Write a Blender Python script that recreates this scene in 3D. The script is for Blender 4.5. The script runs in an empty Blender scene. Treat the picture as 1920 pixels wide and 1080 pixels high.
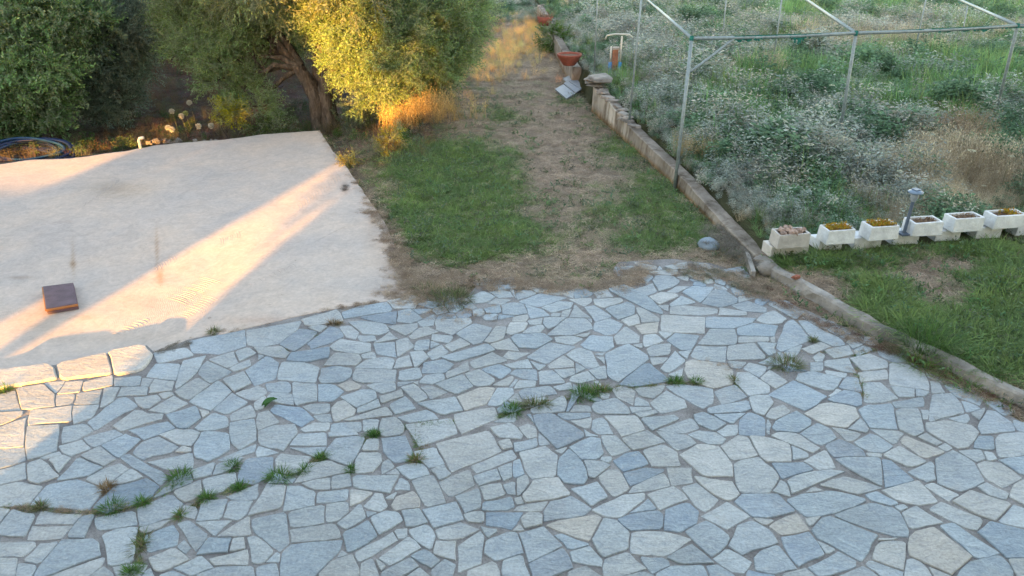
import bpy, math, random
import numpy as np
from mathutils import Vector, Matrix, Euler, noise
R = math.radians
random.seed(7); rng = np.random.default_rng(7)
scene = bpy.context.scene
C = scene.collection

# ---------------------------------------------------------------- camera
H_CAM, PITCH, FPX = 4.0, 27.0, 1400.0
cam_d = bpy.data.cameras.new('camera'); cam = bpy.data.objects.new('camera', cam_d); C.objects.link(cam)
cam.location = (0, 0, H_CAM); cam.rotation_euler = (R(90 - PITCH), 0, 0)
cam_d.sensor_width = 36; cam_d.lens = FPX / 1920 * 36; cam_d.clip_start = 0.05; cam_d.clip_end = 2000
scene.camera = cam
# ---------------------------------------------------------------- sky, sun, exposure
SUN_AZ, SUN_EL = 12.5, 7.5          # the light travels 13 degrees to the right of the view, from behind the camera
world = bpy.data.worlds.new('World'); scene.world = world; world.use_nodes = True
wn = world.node_tree.nodes; wl = world.node_tree.links
sky = wn.new('ShaderNodeTexSky'); sky.sky_type = 'NISHITA'; sky.sun_disc = False
sky.sun_elevation = R(SUN_EL); sky.sun_rotation = R(180 + SUN_AZ)
sky.air_density = 1.0; sky.dust_density = 0.6; sky.ozone_density = 1.0
bg = wn['Background']; bg.inputs['Strength'].default_value = 0.15
warm = wn.new('ShaderNodeMix'); warm.data_type = 'RGBA'; warm.blend_type = 'MULTIPLY'; warm.inputs[0].default_value = 1.0
warm.inputs[7].default_value = (1.25, 1.0, 0.845, 1)      # hazy evening air over the whole sky
wl.new(sky.outputs[0], warm.inputs[6]); wl.new(warm.outputs[2], bg.inputs['Color'])
sd = bpy.data.lights.new('sun', 'SUN'); sd.energy = 4.2; sd.angle = R(0.9); sd.color = (1.0, 0.465, 0.08)
sun = bpy.data.objects.new('sun', sd); C.objects.link(sun)
_dir = Vector((math.sin(R(SUN_AZ)) * math.cos(R(SUN_EL)), math.cos(R(SUN_AZ)) * math.cos(R(SUN_EL)), -math.sin(R(SUN_EL))))
sun.rotation_euler = _dir.to_track_quat('-Z', 'Y').to_euler()
vs = scene.view_settings; vs.view_transform = 'Standard'; vs.look = 'None'; vs.exposure = 2.98; vs.gamma = 1.0
vs.use_curve_mapping = False
scene.cycles.max_bounces = 6; scene.cycles.diffuse_bounces = 3; scene.cycles.transmission_bounces = 3
scene.cycles.transparent_max_bounces = 4

# ---------------------------------------------------------------- picture to world
_p = R(PITCH)
def ray(x, y):
    u = (x - 960) / FPX; v = -(y - 540) / FPX
    return (u, math.cos(_p) + v * math.sin(_p), -math.sin(_p) + v * math.cos(_p))
def P(x, y, z=0.0):
    d = ray(x, y); t = (z - H_CAM) / d[2]
    return (d[0] * t, d[1] * t)
def Y3(x, y, Y):
    d = ray(x, y); t = Y / d[1]
    return Vector((d[0] * t, Y, H_CAM + d[2] * t))
def smooth(a, b, x):
    t = np.clip((x - a) / (b - a), 0, 1); return t * t * (3 - 2 * t)

# ---------------------------------------------------------------- object helpers
def tag(o, label=None, cat=None, group=None, kind=None):
    if label: o['label'] = label
    if cat: o['category'] = cat
    if group: o['group'] = group
    if kind: o['kind'] = kind
    return o
def empty(name, loc=(0, 0, 0), rz=0.0):
    o = bpy.data.objects.new(name, None); C.objects.link(o); o.location = loc; o.rotation_euler = (0, 0, rz)
    o.empty_display_size = 0.1
    return o
class MB:
    """collects faces, then becomes one mesh object"""
    def __init__(s): s.v = []; s.f = []; s.c = []; s.m = []
    def add(s, vs_, fs, col=None, mi=0):
        k = len(s.v); s.v.extend([tuple(a) for a in vs_]); s.f.extend([tuple(i + k for i in f) for f in fs])
        s.m.extend([mi] * len(fs))
        s.c.extend([tuple(col) if col is not None else (1, 1, 1)] * len(vs_))
    def box(s, c, d, rz=0.0, col=None, top=1.0, jit=0.0, M=None):
        vs_ = []
        for z in (-1, 1):
            k = top if z > 0 else 1
            for x, y in ((-1, -1), (1, -1), (1, 1), (-1, 1)):
                vs_.append(Vector((x * d[0] / 2 * k + random.uniform(-jit, jit), y * d[1] / 2 * k + random.uniform(-jit, jit), z * d[2] / 2 + random.uniform(-jit, jit))))
        rot = Matrix.Rotation(rz, 3, 'Z') if M is None else M
        vs_ = [rot @ a + Vector(c) for a in vs_]
        s.add(vs_, [(0, 3, 2, 1), (4, 5, 6, 7), (0, 1, 5, 4), (1, 2, 6, 5), (2, 3, 7, 6), (3, 0, 4, 7)], col)
    def tube(s, pts, rad, n=8, col=None, caps=True, gnarl=0.0, squash=1.0):
        pts = [Vector(a) for a in pts]
        if not hasattr(rad, '__len__'): rad = [rad] * len(pts)
        vs_ = []; up = Vector((0, 0, 1)); prev = None
        for i, a in enumerate(pts):
            t = (pts[min(i + 1, len(pts) - 1)] - pts[max(i - 1, 0)]).normalized()
            if prev is None:
                prev = t.cross(up) if abs(t.z) < 0.95 else t.cross(Vector((0, 1, 0)))
            prev = (prev - t * prev.dot(t)).normalized(); b = t.cross(prev)
            for k in range(n):
                an = 2 * math.pi * k / n; r = rad[i]
                if gnarl: r *= 1 + gnarl * (noise.noise(Vector((math.cos(an) * 1.6, math.sin(an) * 1.6, a.z * 1.4 + a.x))) + 0.5 * noise.noise(Vector((math.cos(an) * 4, math.sin(an) * 4, a.z * 4))))
                vs_.append(a + prev * math.cos(an) * r + b * math.sin(an) * r * squash)
        fs = []
        for i in range(len(pts) - 1):
            for k in range(n):
                k2 = (k + 1) % n; fs.append((i * n + k, i * n + k2, (i + 1) * n + k2, (i + 1) * n + k))
        if caps:
            fs.append(tuple(range(n - 1, -1, -1))); fs.append(tuple((len(pts) - 1) * n + k for k in range(n)))
        s.add(vs_, fs, col)
    def lathe(s, prof, n=20, c=(0, 0, 0), col=None):
        vs_ = []; c = Vector(c)
        for r, z in prof:
            for k in range(n):
                an = 2 * math.pi * k / n; vs_.append(c + Vector((r * math.cos(an), r * math.sin(an), z)))
        fs = []
        for i in range(len(prof) - 1):
            for k in range(n):
                k2 = (k + 1) % n; fs.append((i * n + k, i * n + k2, (i + 1) * n + k2, (i + 1) * n + k))
        s.add(vs_, fs, col)
    def mesh(s, name, mats, smooth_=False):
        me = bpy.data.meshes.new(name); me.from_pydata(s.v, [], s.f)
        for m in (mats if isinstance(mats, (list, tuple)) else [mats]): me.materials.append(m)
        if any(s.m): me.polygons.foreach_set('material_index', s.m)
        a = me.color_attributes.new('col', 'FLOAT_COLOR', 'POINT')
        arr = np.ones((len(s.v), 4), np.float32); arr[:, :3] = np.array(s.c, np.float32).reshape(-1, 3); a.data.foreach_set('color', arr.ravel())
        if smooth_: me.polygons.foreach_set('use_smooth', [True] * len(me.polygons))
        me.update(); return me
    def build(s, name, mats, parent=None, smooth_=False, loc=None):
        o = bpy.data.objects.new(name, s.mesh(name, mats, smooth_)); C.objects.link(o)
        if parent is not None: o.parent = parent
        if loc is not None: o.location = loc
        return o
def bevel(o, w, seg=2):
    m = o.modifiers.new('bevel', 'BEVEL'); m.width = w; m.segments = seg; m.limit_method = 'ANGLE'; m.angle_limit = R(35)
    return o

# ---------------------------------------------------------------- materials
def mat(name, rough=0.85, spec=0.3):
    m = bpy.data.materials.new(name); m.use_nodes = True
    n = m.node_tree.nodes; b = n['Principled BSDF']
    b.inputs['Roughness'].default_value = rough; b.inputs['Specular IOR Level'].default_value = spec
    return m, n, m.node_tree.links, b
def nz(n, l, scale, detail=4, rough=0.55, vec=None, dist=0.0):
    t = n.new('ShaderNodeTexNoise'); t.inputs['Scale'].default_value = scale; t.inputs['Detail'].default_value = detail
    t.inputs['Roughness'].default_value = rough; t.inputs['Distortion'].default_value = dist
    if vec is not None: l.new(vec, t.inputs['Vector'])
    return t
def ramp(n, l, fac, stops):
    r = n.new('ShaderNodeValToRGB'); e = r.color_ramp.elements
    while len(e) < len(stops): e.new(0.5)
    for k, (p, c) in enumerate(stops):
        e[k].position = p; e[k].color = (c[0], c[1], c[2], 1) if hasattr(c, '__len__') else (c, c, c, 1)
    l.new(fac, r.inputs[0]); return r
def mixc(n, l, a, b, fac=1.0, mode='MULTIPLY'):
    m = n.new('ShaderNodeMix'); m.data_type = 'RGBA'; m.blend_type = mode
    if isinstance(fac, (int, float)): m.inputs[0].default_value = fac
    else: l.new(fac, m.inputs[0])
    for s_, v in ((6, a), (7, b)):
        if hasattr(v, 'is_output'): l.new(v, m.inputs[s_])
        else: m.inputs[s_].default_value = (v[0], v[1], v[2], 1)
    return m.outputs[2]
def bump(n, l, b, h, strength=0.4, dist=0.01, prev=None):
    u = n.new('ShaderNodeBump'); u.inputs['Strength'].default_value = strength; u.inputs['Distance'].default_value = dist
    l.new(h, u.inputs['Height'])
    if prev is not None: l.new(prev, u.inputs['Normal'])
    if b is not None: l.new(u.outputs[0], b.inputs['Normal'])
    return u.outputs[0]
def objco(n, which='Object'):
    return n.new('ShaderNodeTexCoord').outputs[which]
def geopos(n): return n.new('ShaderNodeNewGeometry').outputs['Position']
def vcol(n, name='col', typ='GEOMETRY'):
    a = n.new('ShaderNodeAttribute'); a.attribute_name = name; a.attribute_type = typ; return a.outputs['Color']

def m_simple(name, col, rough=0.7, var=0.25, scale=8, bstr=0.3, bdist=0.004, metal=0.0, spec=0.3, use_vcol=False):
    m, n, l, b = mat(name, rough, spec); b.inputs['Metallic'].default_value = metal
    pos = geopos(n)
    t = nz(n, l, scale, 5, 0.6, pos)
    r = ramp(n, l, t.outputs[0], [(0.25, 1 - var), (0.75, 1 + var)])
    c = mixc(n, l, r.outputs[0], col)
    if use_vcol: c = mixc(n, l, c, vcol(n))
    l.new(c, b.inputs['Base Color'])
    t2 = nz(n, l, scale * 6, 4, 0.6, pos); bump(n, l, b, t2.outputs[0], bstr, bdist)
    return m
# slate paving
def m_slate():
    m, n, l, b = mat('slate', 0.62, 0.35)
    pos = geopos(n); vc = vcol(n)
    mp = n.new('ShaderNodeMapping'); mp.inputs['Scale'].default_value = (1, 2.2, 1); oi = n.new('ShaderNodeObjectInfo'); mu = n.new('ShaderNodeMath'); mu.operation = 'MULTIPLY'; mu.inputs[1].default_value = 6.28; l.new(oi.outputs['Random'], mu.inputs[0])
    cx = n.new('ShaderNodeCombineXYZ'); l.new(mu.outputs[0], cx.inputs[2]); l.new(cx.outputs[0], mp.inputs['Rotation']); l.new(pos, mp.inputs[0])      # each slab's grain runs its own way
    a = nz(n, l, 5.5, 7, 0.65, mp.outputs[0], 1.2)
    f = nz(n, l, 45, 5, 0.7, pos)
    dirt = nz(n, l, 1.3, 5, 0.6, pos)
    ra = ramp(n, l, a.outputs[0], [(0.28, (0.74, 0.78, 0.84)), (0.52, (1, 1, 1)), (0.75, (1.17, 1.16, 1.14))])
    rf = ramp(n, l, f.outputs[0], [(0.3, 0.76), (0.7, 1.18)])
    rd = ramp(n, l, dirt.outputs[0], [(0.35, (0.88, 0.86, 0.82)), (0.62, (1.06, 1.05, 1.03))])
    c = mixc(n, l, mixc(n, l, mixc(n, l, vc, ra.outputs[0]), rf.outputs[0]), rd.outputs[0])
    # pale lime crust and a few dark specks
    cr = nz(n, l, 14, 6, 0.75, pos, 0.6); rc = ramp(n, l, cr.outputs[0], [(0.56, 0.0), (0.72, 0.55)])
    c = mixc(n, l, c, (0.47, 0.475, 0.47), rc.outputs[0], 'MIX')
    sp = nz(n, l, 70, 3, 0.6, pos); rs = ramp(n, l, sp.outputs[0], [(0.70, 0.0), (0.78, 0.5)])
    c = mixc(n, l, c, (0.10, 0.10, 0.10), rs.outputs[0], 'MIX')
    br = nz(n, l, 2.6, 6, 0.7, pos, 0.8); rb = ramp(n, l, br.outputs[0], [(0.56, 0.0), (0.72, 0.35)]); c = mixc(n, l, c, (0.34, 0.315, 0.29), rb.outputs[0], 'MIX')
    l.new(c, b.inputs['Base Color'])
    n1 = bump(n, l, None, a.outputs[0], 0.9, 0.022)
    bump(n, l, b, f.outputs[0], 0.7, 0.006, n1)
    return m
M_SLATE = m_slate()
def m_mortar():
    m, n, l, b = mat('mortar', 0.95, 0.1); pos = geopos(n)
    a = nz(n, l, 3.0, 5, 0.6, pos); f = nz(n, l, 60, 5, 0.7, pos)
    ra = ramp(n, l, a.outputs[0], [(0.3, (0.15, 0.14, 0.14)), (0.5, (0.25, 0.24, 0.24)), (0.7, (0.33, 0.32, 0.32))])
    rf = ramp(n, l, f.outputs[0], [(0.3, 0.7), (0.7, 1.25)])
    l.new(mixc(n, l, ra.outputs[0], rf.outputs[0]), b.inputs['Base Color'])
    bump(n, l, b, f.outputs[0], 0.8, 0.01); return m
M_MORTAR = m_mortar()
def m_concrete():
    m, n, l, b = mat('poured_concrete', 0.9, 0.2); pos = geopos(n); vc = vcol(n)
    a = nz(n, l, 0.9, 6, 0.62, pos); f = nz(n, l, 22, 6, 0.7, pos); g = nz(n, l, 120, 3, 0.6, pos)
    ra = ramp(n, l, a.outputs[0], [(0.3, (0.84, 0.88, 0.94)), (0.5, (0.97, 0.97, 0.98)), (0.7, (1.08, 1.03, 0.98))])
    rf = ramp(n, l, f.outputs[0], [(0.3, 0.86), (0.7, 1.08)])
    c = mixc(n, l, mixc(n, l, vc, ra.outputs[0]), rf.outputs[0])
    md = nz(n, l, 4.0, 7, 0.7, pos, 1.5); rmd = ramp(n, l, md.outputs[0], [(0.35, 0.88), (0.65, 1.06)]); c = mixc(n, l, c, rmd.outputs[0])
    sp = nz(n, l, 9, 8, 0.8, pos); rs = ramp(n, l, sp.outputs[0], [(0.66, 0.0), (0.74, 0.35)])
    c = mixc(n, l, c, (0.22, 0.19, 0.17), rs.outputs[0], 'MIX')
    l.new(c, b.inputs['Base Color'])
    # trowel and broom marks: fans of fine ridges
    wv = n.new('ShaderNodeTexWave'); wv.inputs['Scale'].default_value = 16; wv.inputs['Distortion'].default_value = 9.0
    wv.inputs['Detail'].default_value = 4; wv.inputs['Detail Scale'].default_value = 0.7
    mp = n.new('ShaderNodeMapping'); mp.inputs['Rotation'].default_value = (0, 0, -0.5); l.new(pos, mp.inputs[0]); l.new(mp.outputs[0], wv.inputs[0])
    mk = nz(n, l, 1.1, 3, 0.5, pos); rm = ramp(n, l, mk.outputs[0], [(0.52, 0.0), (0.66, 1.0)])
    ww = mixc(n, l, wv.outputs[0], rm.outputs[0])
    n1 = bump(n, l, None, ww, 0.12, 0.012)
    n2 = bump(n, l, None, f.outputs[0], 0.25, 0.012, n1)
    bump(n, l, b, g.outputs[0], 0.3, 0.003, n2); return m
M_CONC = m_concrete()
def m_ground():
    m, n, l, b = mat('earth_and_thatch', 0.95, 0.1); pos = geopos(n); vc = vcol(n)
    a = nz(n, l, 2.2, 6, 0.65, pos); f = nz(n, l, 35, 6, 0.75, pos)
    ra = ramp(n, l, a.outputs[0], [(0.3, 0.7), (0.7, 1.25)]); rf = ramp(n, l, f.outputs[0], [(0.3, 0.6), (0.7, 1.4)])
    l.new(mixc(n, l, mixc(n, l, vc, ra.outputs[0]), rf.outputs[0]), b.inputs['Base Color'])
    bump(n, l, b, f.outputs[0], 0.9, 0.03); return m
M_GROUND = m_ground()
def m_leaf(name, rough=0.5, trans=0.35, back=None, inst=True, spec=0.3):
    """leaf colour = instance tint x vertex colour; the underside can be paler"""
    m, n, l, b = mat(name, rough, spec)
    c = vcol(n)
    if inst:
        c = mixc(n, l, c, vcol(n, 'tint', 'INSTANCER'))
        oi = n.new('ShaderNodeObjectInfo'); rr = ramp(n, l, oi.outputs['Random'], [(0.0, 0.72), (1.0, 1.32)])
        c = mixc(n, l, c, rr.outputs[0])
    if back is not None:
        g = n.new('ShaderNodeNewGeometry'); c2 = mixc(n, l, c, back, 0.6, 'MIX')
        c = mixc(n, l, c, c2, g.outputs['Backfacing'], 'MIX')
    l.new(c, b.inputs['Base Color'])
    t = n.new('ShaderNodeBsdfTranslucent'); l.new(c, t.inputs['Color'])
    mx = n.new('ShaderNodeMixShader'); mx.inputs[0].default_value = trans
    l.new(b.outputs[0], mx.inputs[1]); l.new(t.outputs[0], mx.inputs[2]); l.new(mx.outputs[0], n['Material Output'].inputs[0])
    return m
M_OLIVE = m_leaf('olive_leaf', 0.5, 0.42, (0.27, 0.30, 0.22))
M_GRASS = m_leaf('grass_blade', 0.6, 0.35)
M_HERB = m_leaf('herb_leaf', 0.7, 0.30)
M_PLANT = m_leaf('plant_leaf', 0.6, 0.35, None, False)
def m_bark():
    m, n, l, b = mat('bark', 0.95, 0.1); pos = geopos(n)
    mp = n.new('ShaderNodeMapping'); mp.inputs['Scale'].default_value = (1, 1, 0.25); l.new(pos, mp.inputs[0])
    a = nz(n, l, 12, 7, 0.7, mp.outputs[0], 0.8)
    r = ramp(n, l, a.outputs[0], [(0.3, (0.035, 0.028, 0.022)), (0.5, (0.10, 0.085, 0.07)), (0.72, (0.23, 0.20, 0.17))])
    l.new(r.outputs[0], b.inputs['Base Color']); bump(n, l, b, a.outputs[0], 1.0, 0.04); return m
M_BARK = m_bark()
def m_whitewash():
    m, n, l, b = mat('old_whitewash', 0.9, 0.15); pos = geopos(n); vc = vcol(n)
    mp = n.new('ShaderNodeMapping'); mp.inputs['Scale'].default_value = (1, 1, 0.35); l.new(pos, mp.inputs[0])
    a = nz(n, l, 5, 7, 0.7, mp.outputs[0], 0.5); f = nz(n, l, 50, 5, 0.7, pos)
    r = ramp(n, l, a.outputs[0], [(0.34, (0.30, 0.25, 0.20)), (0.5, (0.72, 0.70, 0.66)), (0.75, (1.05, 1.04, 1.02))])
    c = mixc(n, l, r.outputs[0], vc); l.new(c, b.inputs['Base Color'])
    n1 = bump(n, l, None, a.outputs[0], 0.5, 0.012); bump(n, l, b, f.outputs[0], 0.5, 0.006, n1); return m
M_WASH = m_whitewash()
M_ROCK = m_simple('rough_stone', (1, 1, 1), 0.92, 0.35, 6, 0.9, 0.02, use_vcol=True)
M_BLOCK = m_simple('white_painted_block', (1, 1, 1), 0.85, 0.22, 7, 0.9, 0.012, use_vcol=True)
M_GALV = m_simple('galvanised_pipe', (0.25, 0.30, 0.31), 0.5, 0.3, 20, 0.15, 0.002, 0.2, 0.5)
M_NET = m_simple('torn_green_net', (0.02, 0.16, 0.13), 0.7, 0.3, 20)
M_TERRA = m_simple('terracotta', (0.25, 0.075, 0.05), 0.8, 0.25, 12)
M_SOIL = m_simple('dry_soil', (0.16, 0.10, 0.07), 0.95, 0.4, 30, 1.0, 0.02)
M_PLAIN = m_simple('painted_plain', (1, 1, 1), 0.6, 0.12, 14, 0.2, 0.003, use_vcol=True)
M_PLASTIC = m_simple('plastic_plain', (1, 1, 1), 0.4, 0.08, 14, 0.1, 0.002, use_vcol=True)
M_HOUSE = m_simple('house_render', (0.74, 0.70, 0.64), 0.9, 0.06, 3, 0.3, 0.005)

# ---------------------------------------------------------------- instanced stuff (geometry nodes on one object)
_src_n = [0]
def scatter(name, meshes, pos, rot, scl, idx, tint, parent=None):
    _src_n[0] += 1
    col = bpy.data.collections.new('%s_sources' % name)
    for k, me in enumerate(meshes):
        so = bpy.data.objects.new('%s_source_%02d_%02d' % (name, _src_n[0], k), me); col.objects.link(so)
    n = len(pos); me = bpy.data.meshes.new(name); me.vertices.add(n)
    me.vertices.foreach_set('co', np.asarray(pos, np.float32).ravel())
    for an, ty, key, arr in (('rot', 'FLOAT_VECTOR', 'vector', rot), ('scl', 'FLOAT', 'value', scl), ('idx', 'INT', 'value', idx)):
        a = me.attributes.new(an, ty, 'POINT'); a.data.foreach_set(key, np.asarray(arr, np.int32 if ty == 'INT' else np.float32).ravel())
    a = me.attributes.new('tint', 'FLOAT_COLOR', 'POINT'); t4 = np.ones((n, 4), np.float32); t4[:, :3] = np.asarray(tint, np.float32); a.data.foreach_set('color', t4.ravel())
    me.update()
    o = bpy.data.objects.new(name, me); C.objects.link(o)
    if parent is not None: o.parent = parent
    ng = bpy.data.node_groups.new(name + '_scatter', 'GeometryNodeTree')
    ng.interface.new_socket('Geometry', in_out='INPUT', socket_type='NodeSocketGeometry')
    ng.interface.new_socket('Geometry', in_out='OUTPUT', socket_type='NodeSocketGeometry')
    N = ng.nodes; L = ng.links
    gi = N.new('NodeGroupInput'); go = N.new('NodeGroupOutput')
    m2p = N.new('GeometryNodeMeshToPoints'); iop = N.new('GeometryNodeInstanceOnPoints'); ci = N.new('GeometryNodeCollectionInfo')
    ci.inputs['Collection'].default_value = col; ci.inputs['Separate Children'].default_value = True; ci.inputs['Reset Children'].default_value = True
    def na(nm, t):
        a = N.new('GeometryNodeInputNamedAttribute'); a.data_type = t; a.inputs[0].default_value = nm; return a.outputs['Attribute']
    L.new(gi.outputs[0], m2p.inputs[0]); L.new(m2p.outputs[0], iop.inputs['Points']); L.new(ci.outputs[0], iop.inputs['Instance'])
    iop.inputs['Pick Instance'].default_value = True
    L.new(na('idx', 'INT'), iop.inputs['Instance Index']); L.new(na('rot', 'FLOAT_VECTOR'), iop.inputs['Rotation']); L.new(na('scl', 'FLOAT'), iop.inputs['Scale'])
    L.new(iop.outputs[0], go.inputs[0])
    md = o.modifiers.new('scatter', 'NODES'); md.node_group = ng
    return o
# ================================================================ the crazy paving
# outlines of the slabs as they lie on the court (picture tiles: origin x, origin y, units per pixel), letter = kind of stone
SLABS = {}
SLABS[(0, 540, .4)] = """
g 35 71 49 70 45 76 41 78|w 13 75 33 72 41 79 41 88 17 91 12 78|w 43 78 48 71 62 70 60 77 46 79|w 63 71 84 66 84 73 64 77|g 86 68 105 66 105 72 93 74 86 74
w -14 80 0 80 12 77 16 91 0 92 -14 92|w 42 80 56 79 54 86 42 88|w 58 79 77 76 75 86 56 87|g 78 75 90 74 85 84 74 90 75 83|g 56 89 73 88 68 97 56 101 55 92|w 24 92 54 89 54 99 22 102
w -14 94 0 93 16 92 15 95 0 103 -14 107|w -14 108 0 105 20 97 19 110 17 119 0 120 -14 121|g 22 104 44 103 46 107 43 118 43 122 21 129 19 120 20 110|g 47 105 64 102 69 107 58 113 46 116
g 106 68 116 68 112 74 105 74|g 91 75 111 74 110 80 89 81|g 115 69 130 71 128 77 112 79|g 119 80 127 78 129 80 122 83|g 102 82 118 80 119 84 110 90 104 87|g 116 49 140 45 145 50 119 56
g 111 66 118 56 135 56 131 69 113 67|g 137 55 155 51 150 60 133 75 132 72|b 142 40 150 38 183 32 184 43 165 49 145 48|w 186 32 225 25 222 31 210 41 195 44 186 42
w 157 54 176 48 179 55 171 60|g 176 48 186 45 191 49 180 54|g 150 60 156 55 163 58 173 63 158 71 150 64|g 172 60 186 54 187 58 176 62|b 184 62 200 51 208 56 207 63 205 69 192 73 190 70
g 167 69 183 63 188 71 175 77|g 132 77 148 67 157 72 142 83 137 82|g 143 85 163 70 173 77 158 91|g 112 92 131 81 141 86 125 94|b 89 83 95 82 103 88 92 93 71 106 66 101 72 97 82 88
g 86 103 103 91 110 95 121 95 120 98 94 106 89 107|b 125 95 145 89 151 96 139 105 134 105|w 148 91 156 93 151 97|b 161 91 175 79 186 85 170 94|g 173 95 188 88 191 93 190 96 174 99
g 177 79 192 73 198 76 199 80 192 83 189 83|g 146 106 160 94 170 97 171 103 150 108|g 172 101 190 98 192 108 191 114 180 120 173 113|b 63 113 88 106 93 109 70 120|b 98 107 125 101 130 105 108 113
g 121 110 132 106 148 106 149 110 142 118 134 117"""
SLABS[(0, 810, .4)] = """
b -14 13 0 12 19 12 20 20 0 27 -14 31|g 44 11 62 6 67 12 54 17 47 16|g 62 17 75 11 86 20 77 25|b 76 10 93 2 105 6 91 18 85 17|b 101 15 107 8 119 4 132 12 127 15 114 17 107 20|w 133 14 137 11 143 13 143 14
b 145 11 152 -1 170 0 171 13 156 21 147 18|g 112 22 144 15 144 26 125 27|g 164 21 191 10 189 16 170 22|g -14 32 0 29 18 24 19 35 0 39 -14 42|g 21 24 30 21 43 33 28 38 22 36|w 31 19 45 15 46 17 35 20
g 38 20 47 17 52 19 44 29|b 43 36 59 19 76 26 67 32|w 64 35 75 29 90 24 96 28 82 39 76 40|g 85 38 98 29 106 33 95 38|b 92 18 97 17 120 29 124 35 119 40 91 21|g -14 44 0 41 13 37 31 41 21 54 0 55 -14 55
b 24 54 36 40 56 36 73 41 75 46 65 58|k 80 48 88 40 108 35 118 41 112 49 96 55 80 60 72 56|g 145 29 162 23 159 31 147 34|g 162 23 172 20 180 20 171 28 161 31|k 181 28 186 20 205 19 205 27 198 34 192 38 180 37
g 152 36 175 31 176 37 166 44 153 46|g 131 45 150 37 151 46 139 52|b 104 57 125 48 130 48 137 54 131 62 106 70|g 170 48 192 39 192 50 175 50|g 138 56 147 57 146 64 137 62|g 151 52 170 51 166 64 147 66
g 172 52 188 52 184 61 178 65 168 63|g 188 62 192 51 199 40 213 41 211 54 206 58|g -14 60 0 58 7 59 -4 72 -14 73|b 8 59 27 63 20 77 0 76 -2 72|g 31 60 60 63 54 69 26 69|w 25 70 53 70 45 79 22 80
b 62 64 69 63 62 78 52 78|g 73 65 100 60 101 70 75 74|g 106 72 127 66 118 72 109 75|g 73 79 94 71 103 72 101 80 98 98 80 101 79 86|b 109 78 130 70 133 73 131 84 112 89|b 131 70 140 67 156 77 146 90 140 84
g 147 68 171 67 160 77|w 165 78 186 65 187 77|g 133 86 137 82 142 86 139 89|b 157 79 173 79 170 90 149 92|w 175 81 182 80 183 87 174 88|g 190 66 212 61 215 64 216 84 210 89 198 78 192 76
g 185 79 192 78 205 89 197 98 189 98 187 90|w 112 95 131 87 141 95 122 103 114 102|g 132 102 151 93 160 101 144 107|w 156 95 185 88 184 100 164 100|b 148 108 162 103 190 100 192 112 150 116
w -14 84 0 84 24 83 25 87 15 93 0 92 -14 92|g 28 85 42 83 29 99 16 97|g -14 95 0 95 14 95 12 108 11 115 -14 116|b 14 100 27 100 22 110 14 112|b 46 82 68 81 77 87 78 92 35 108 25 112 28 103
w 36 108 77 95 73 102 60 110 40 115|g 68 108 77 102 85 108 82 116 66 116|g 85 102 98 99 110 101 104 110 88 110|g 106 108 113 103 118 112 104 114|g 120 108 130 105 145 112 120 116"""
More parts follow.
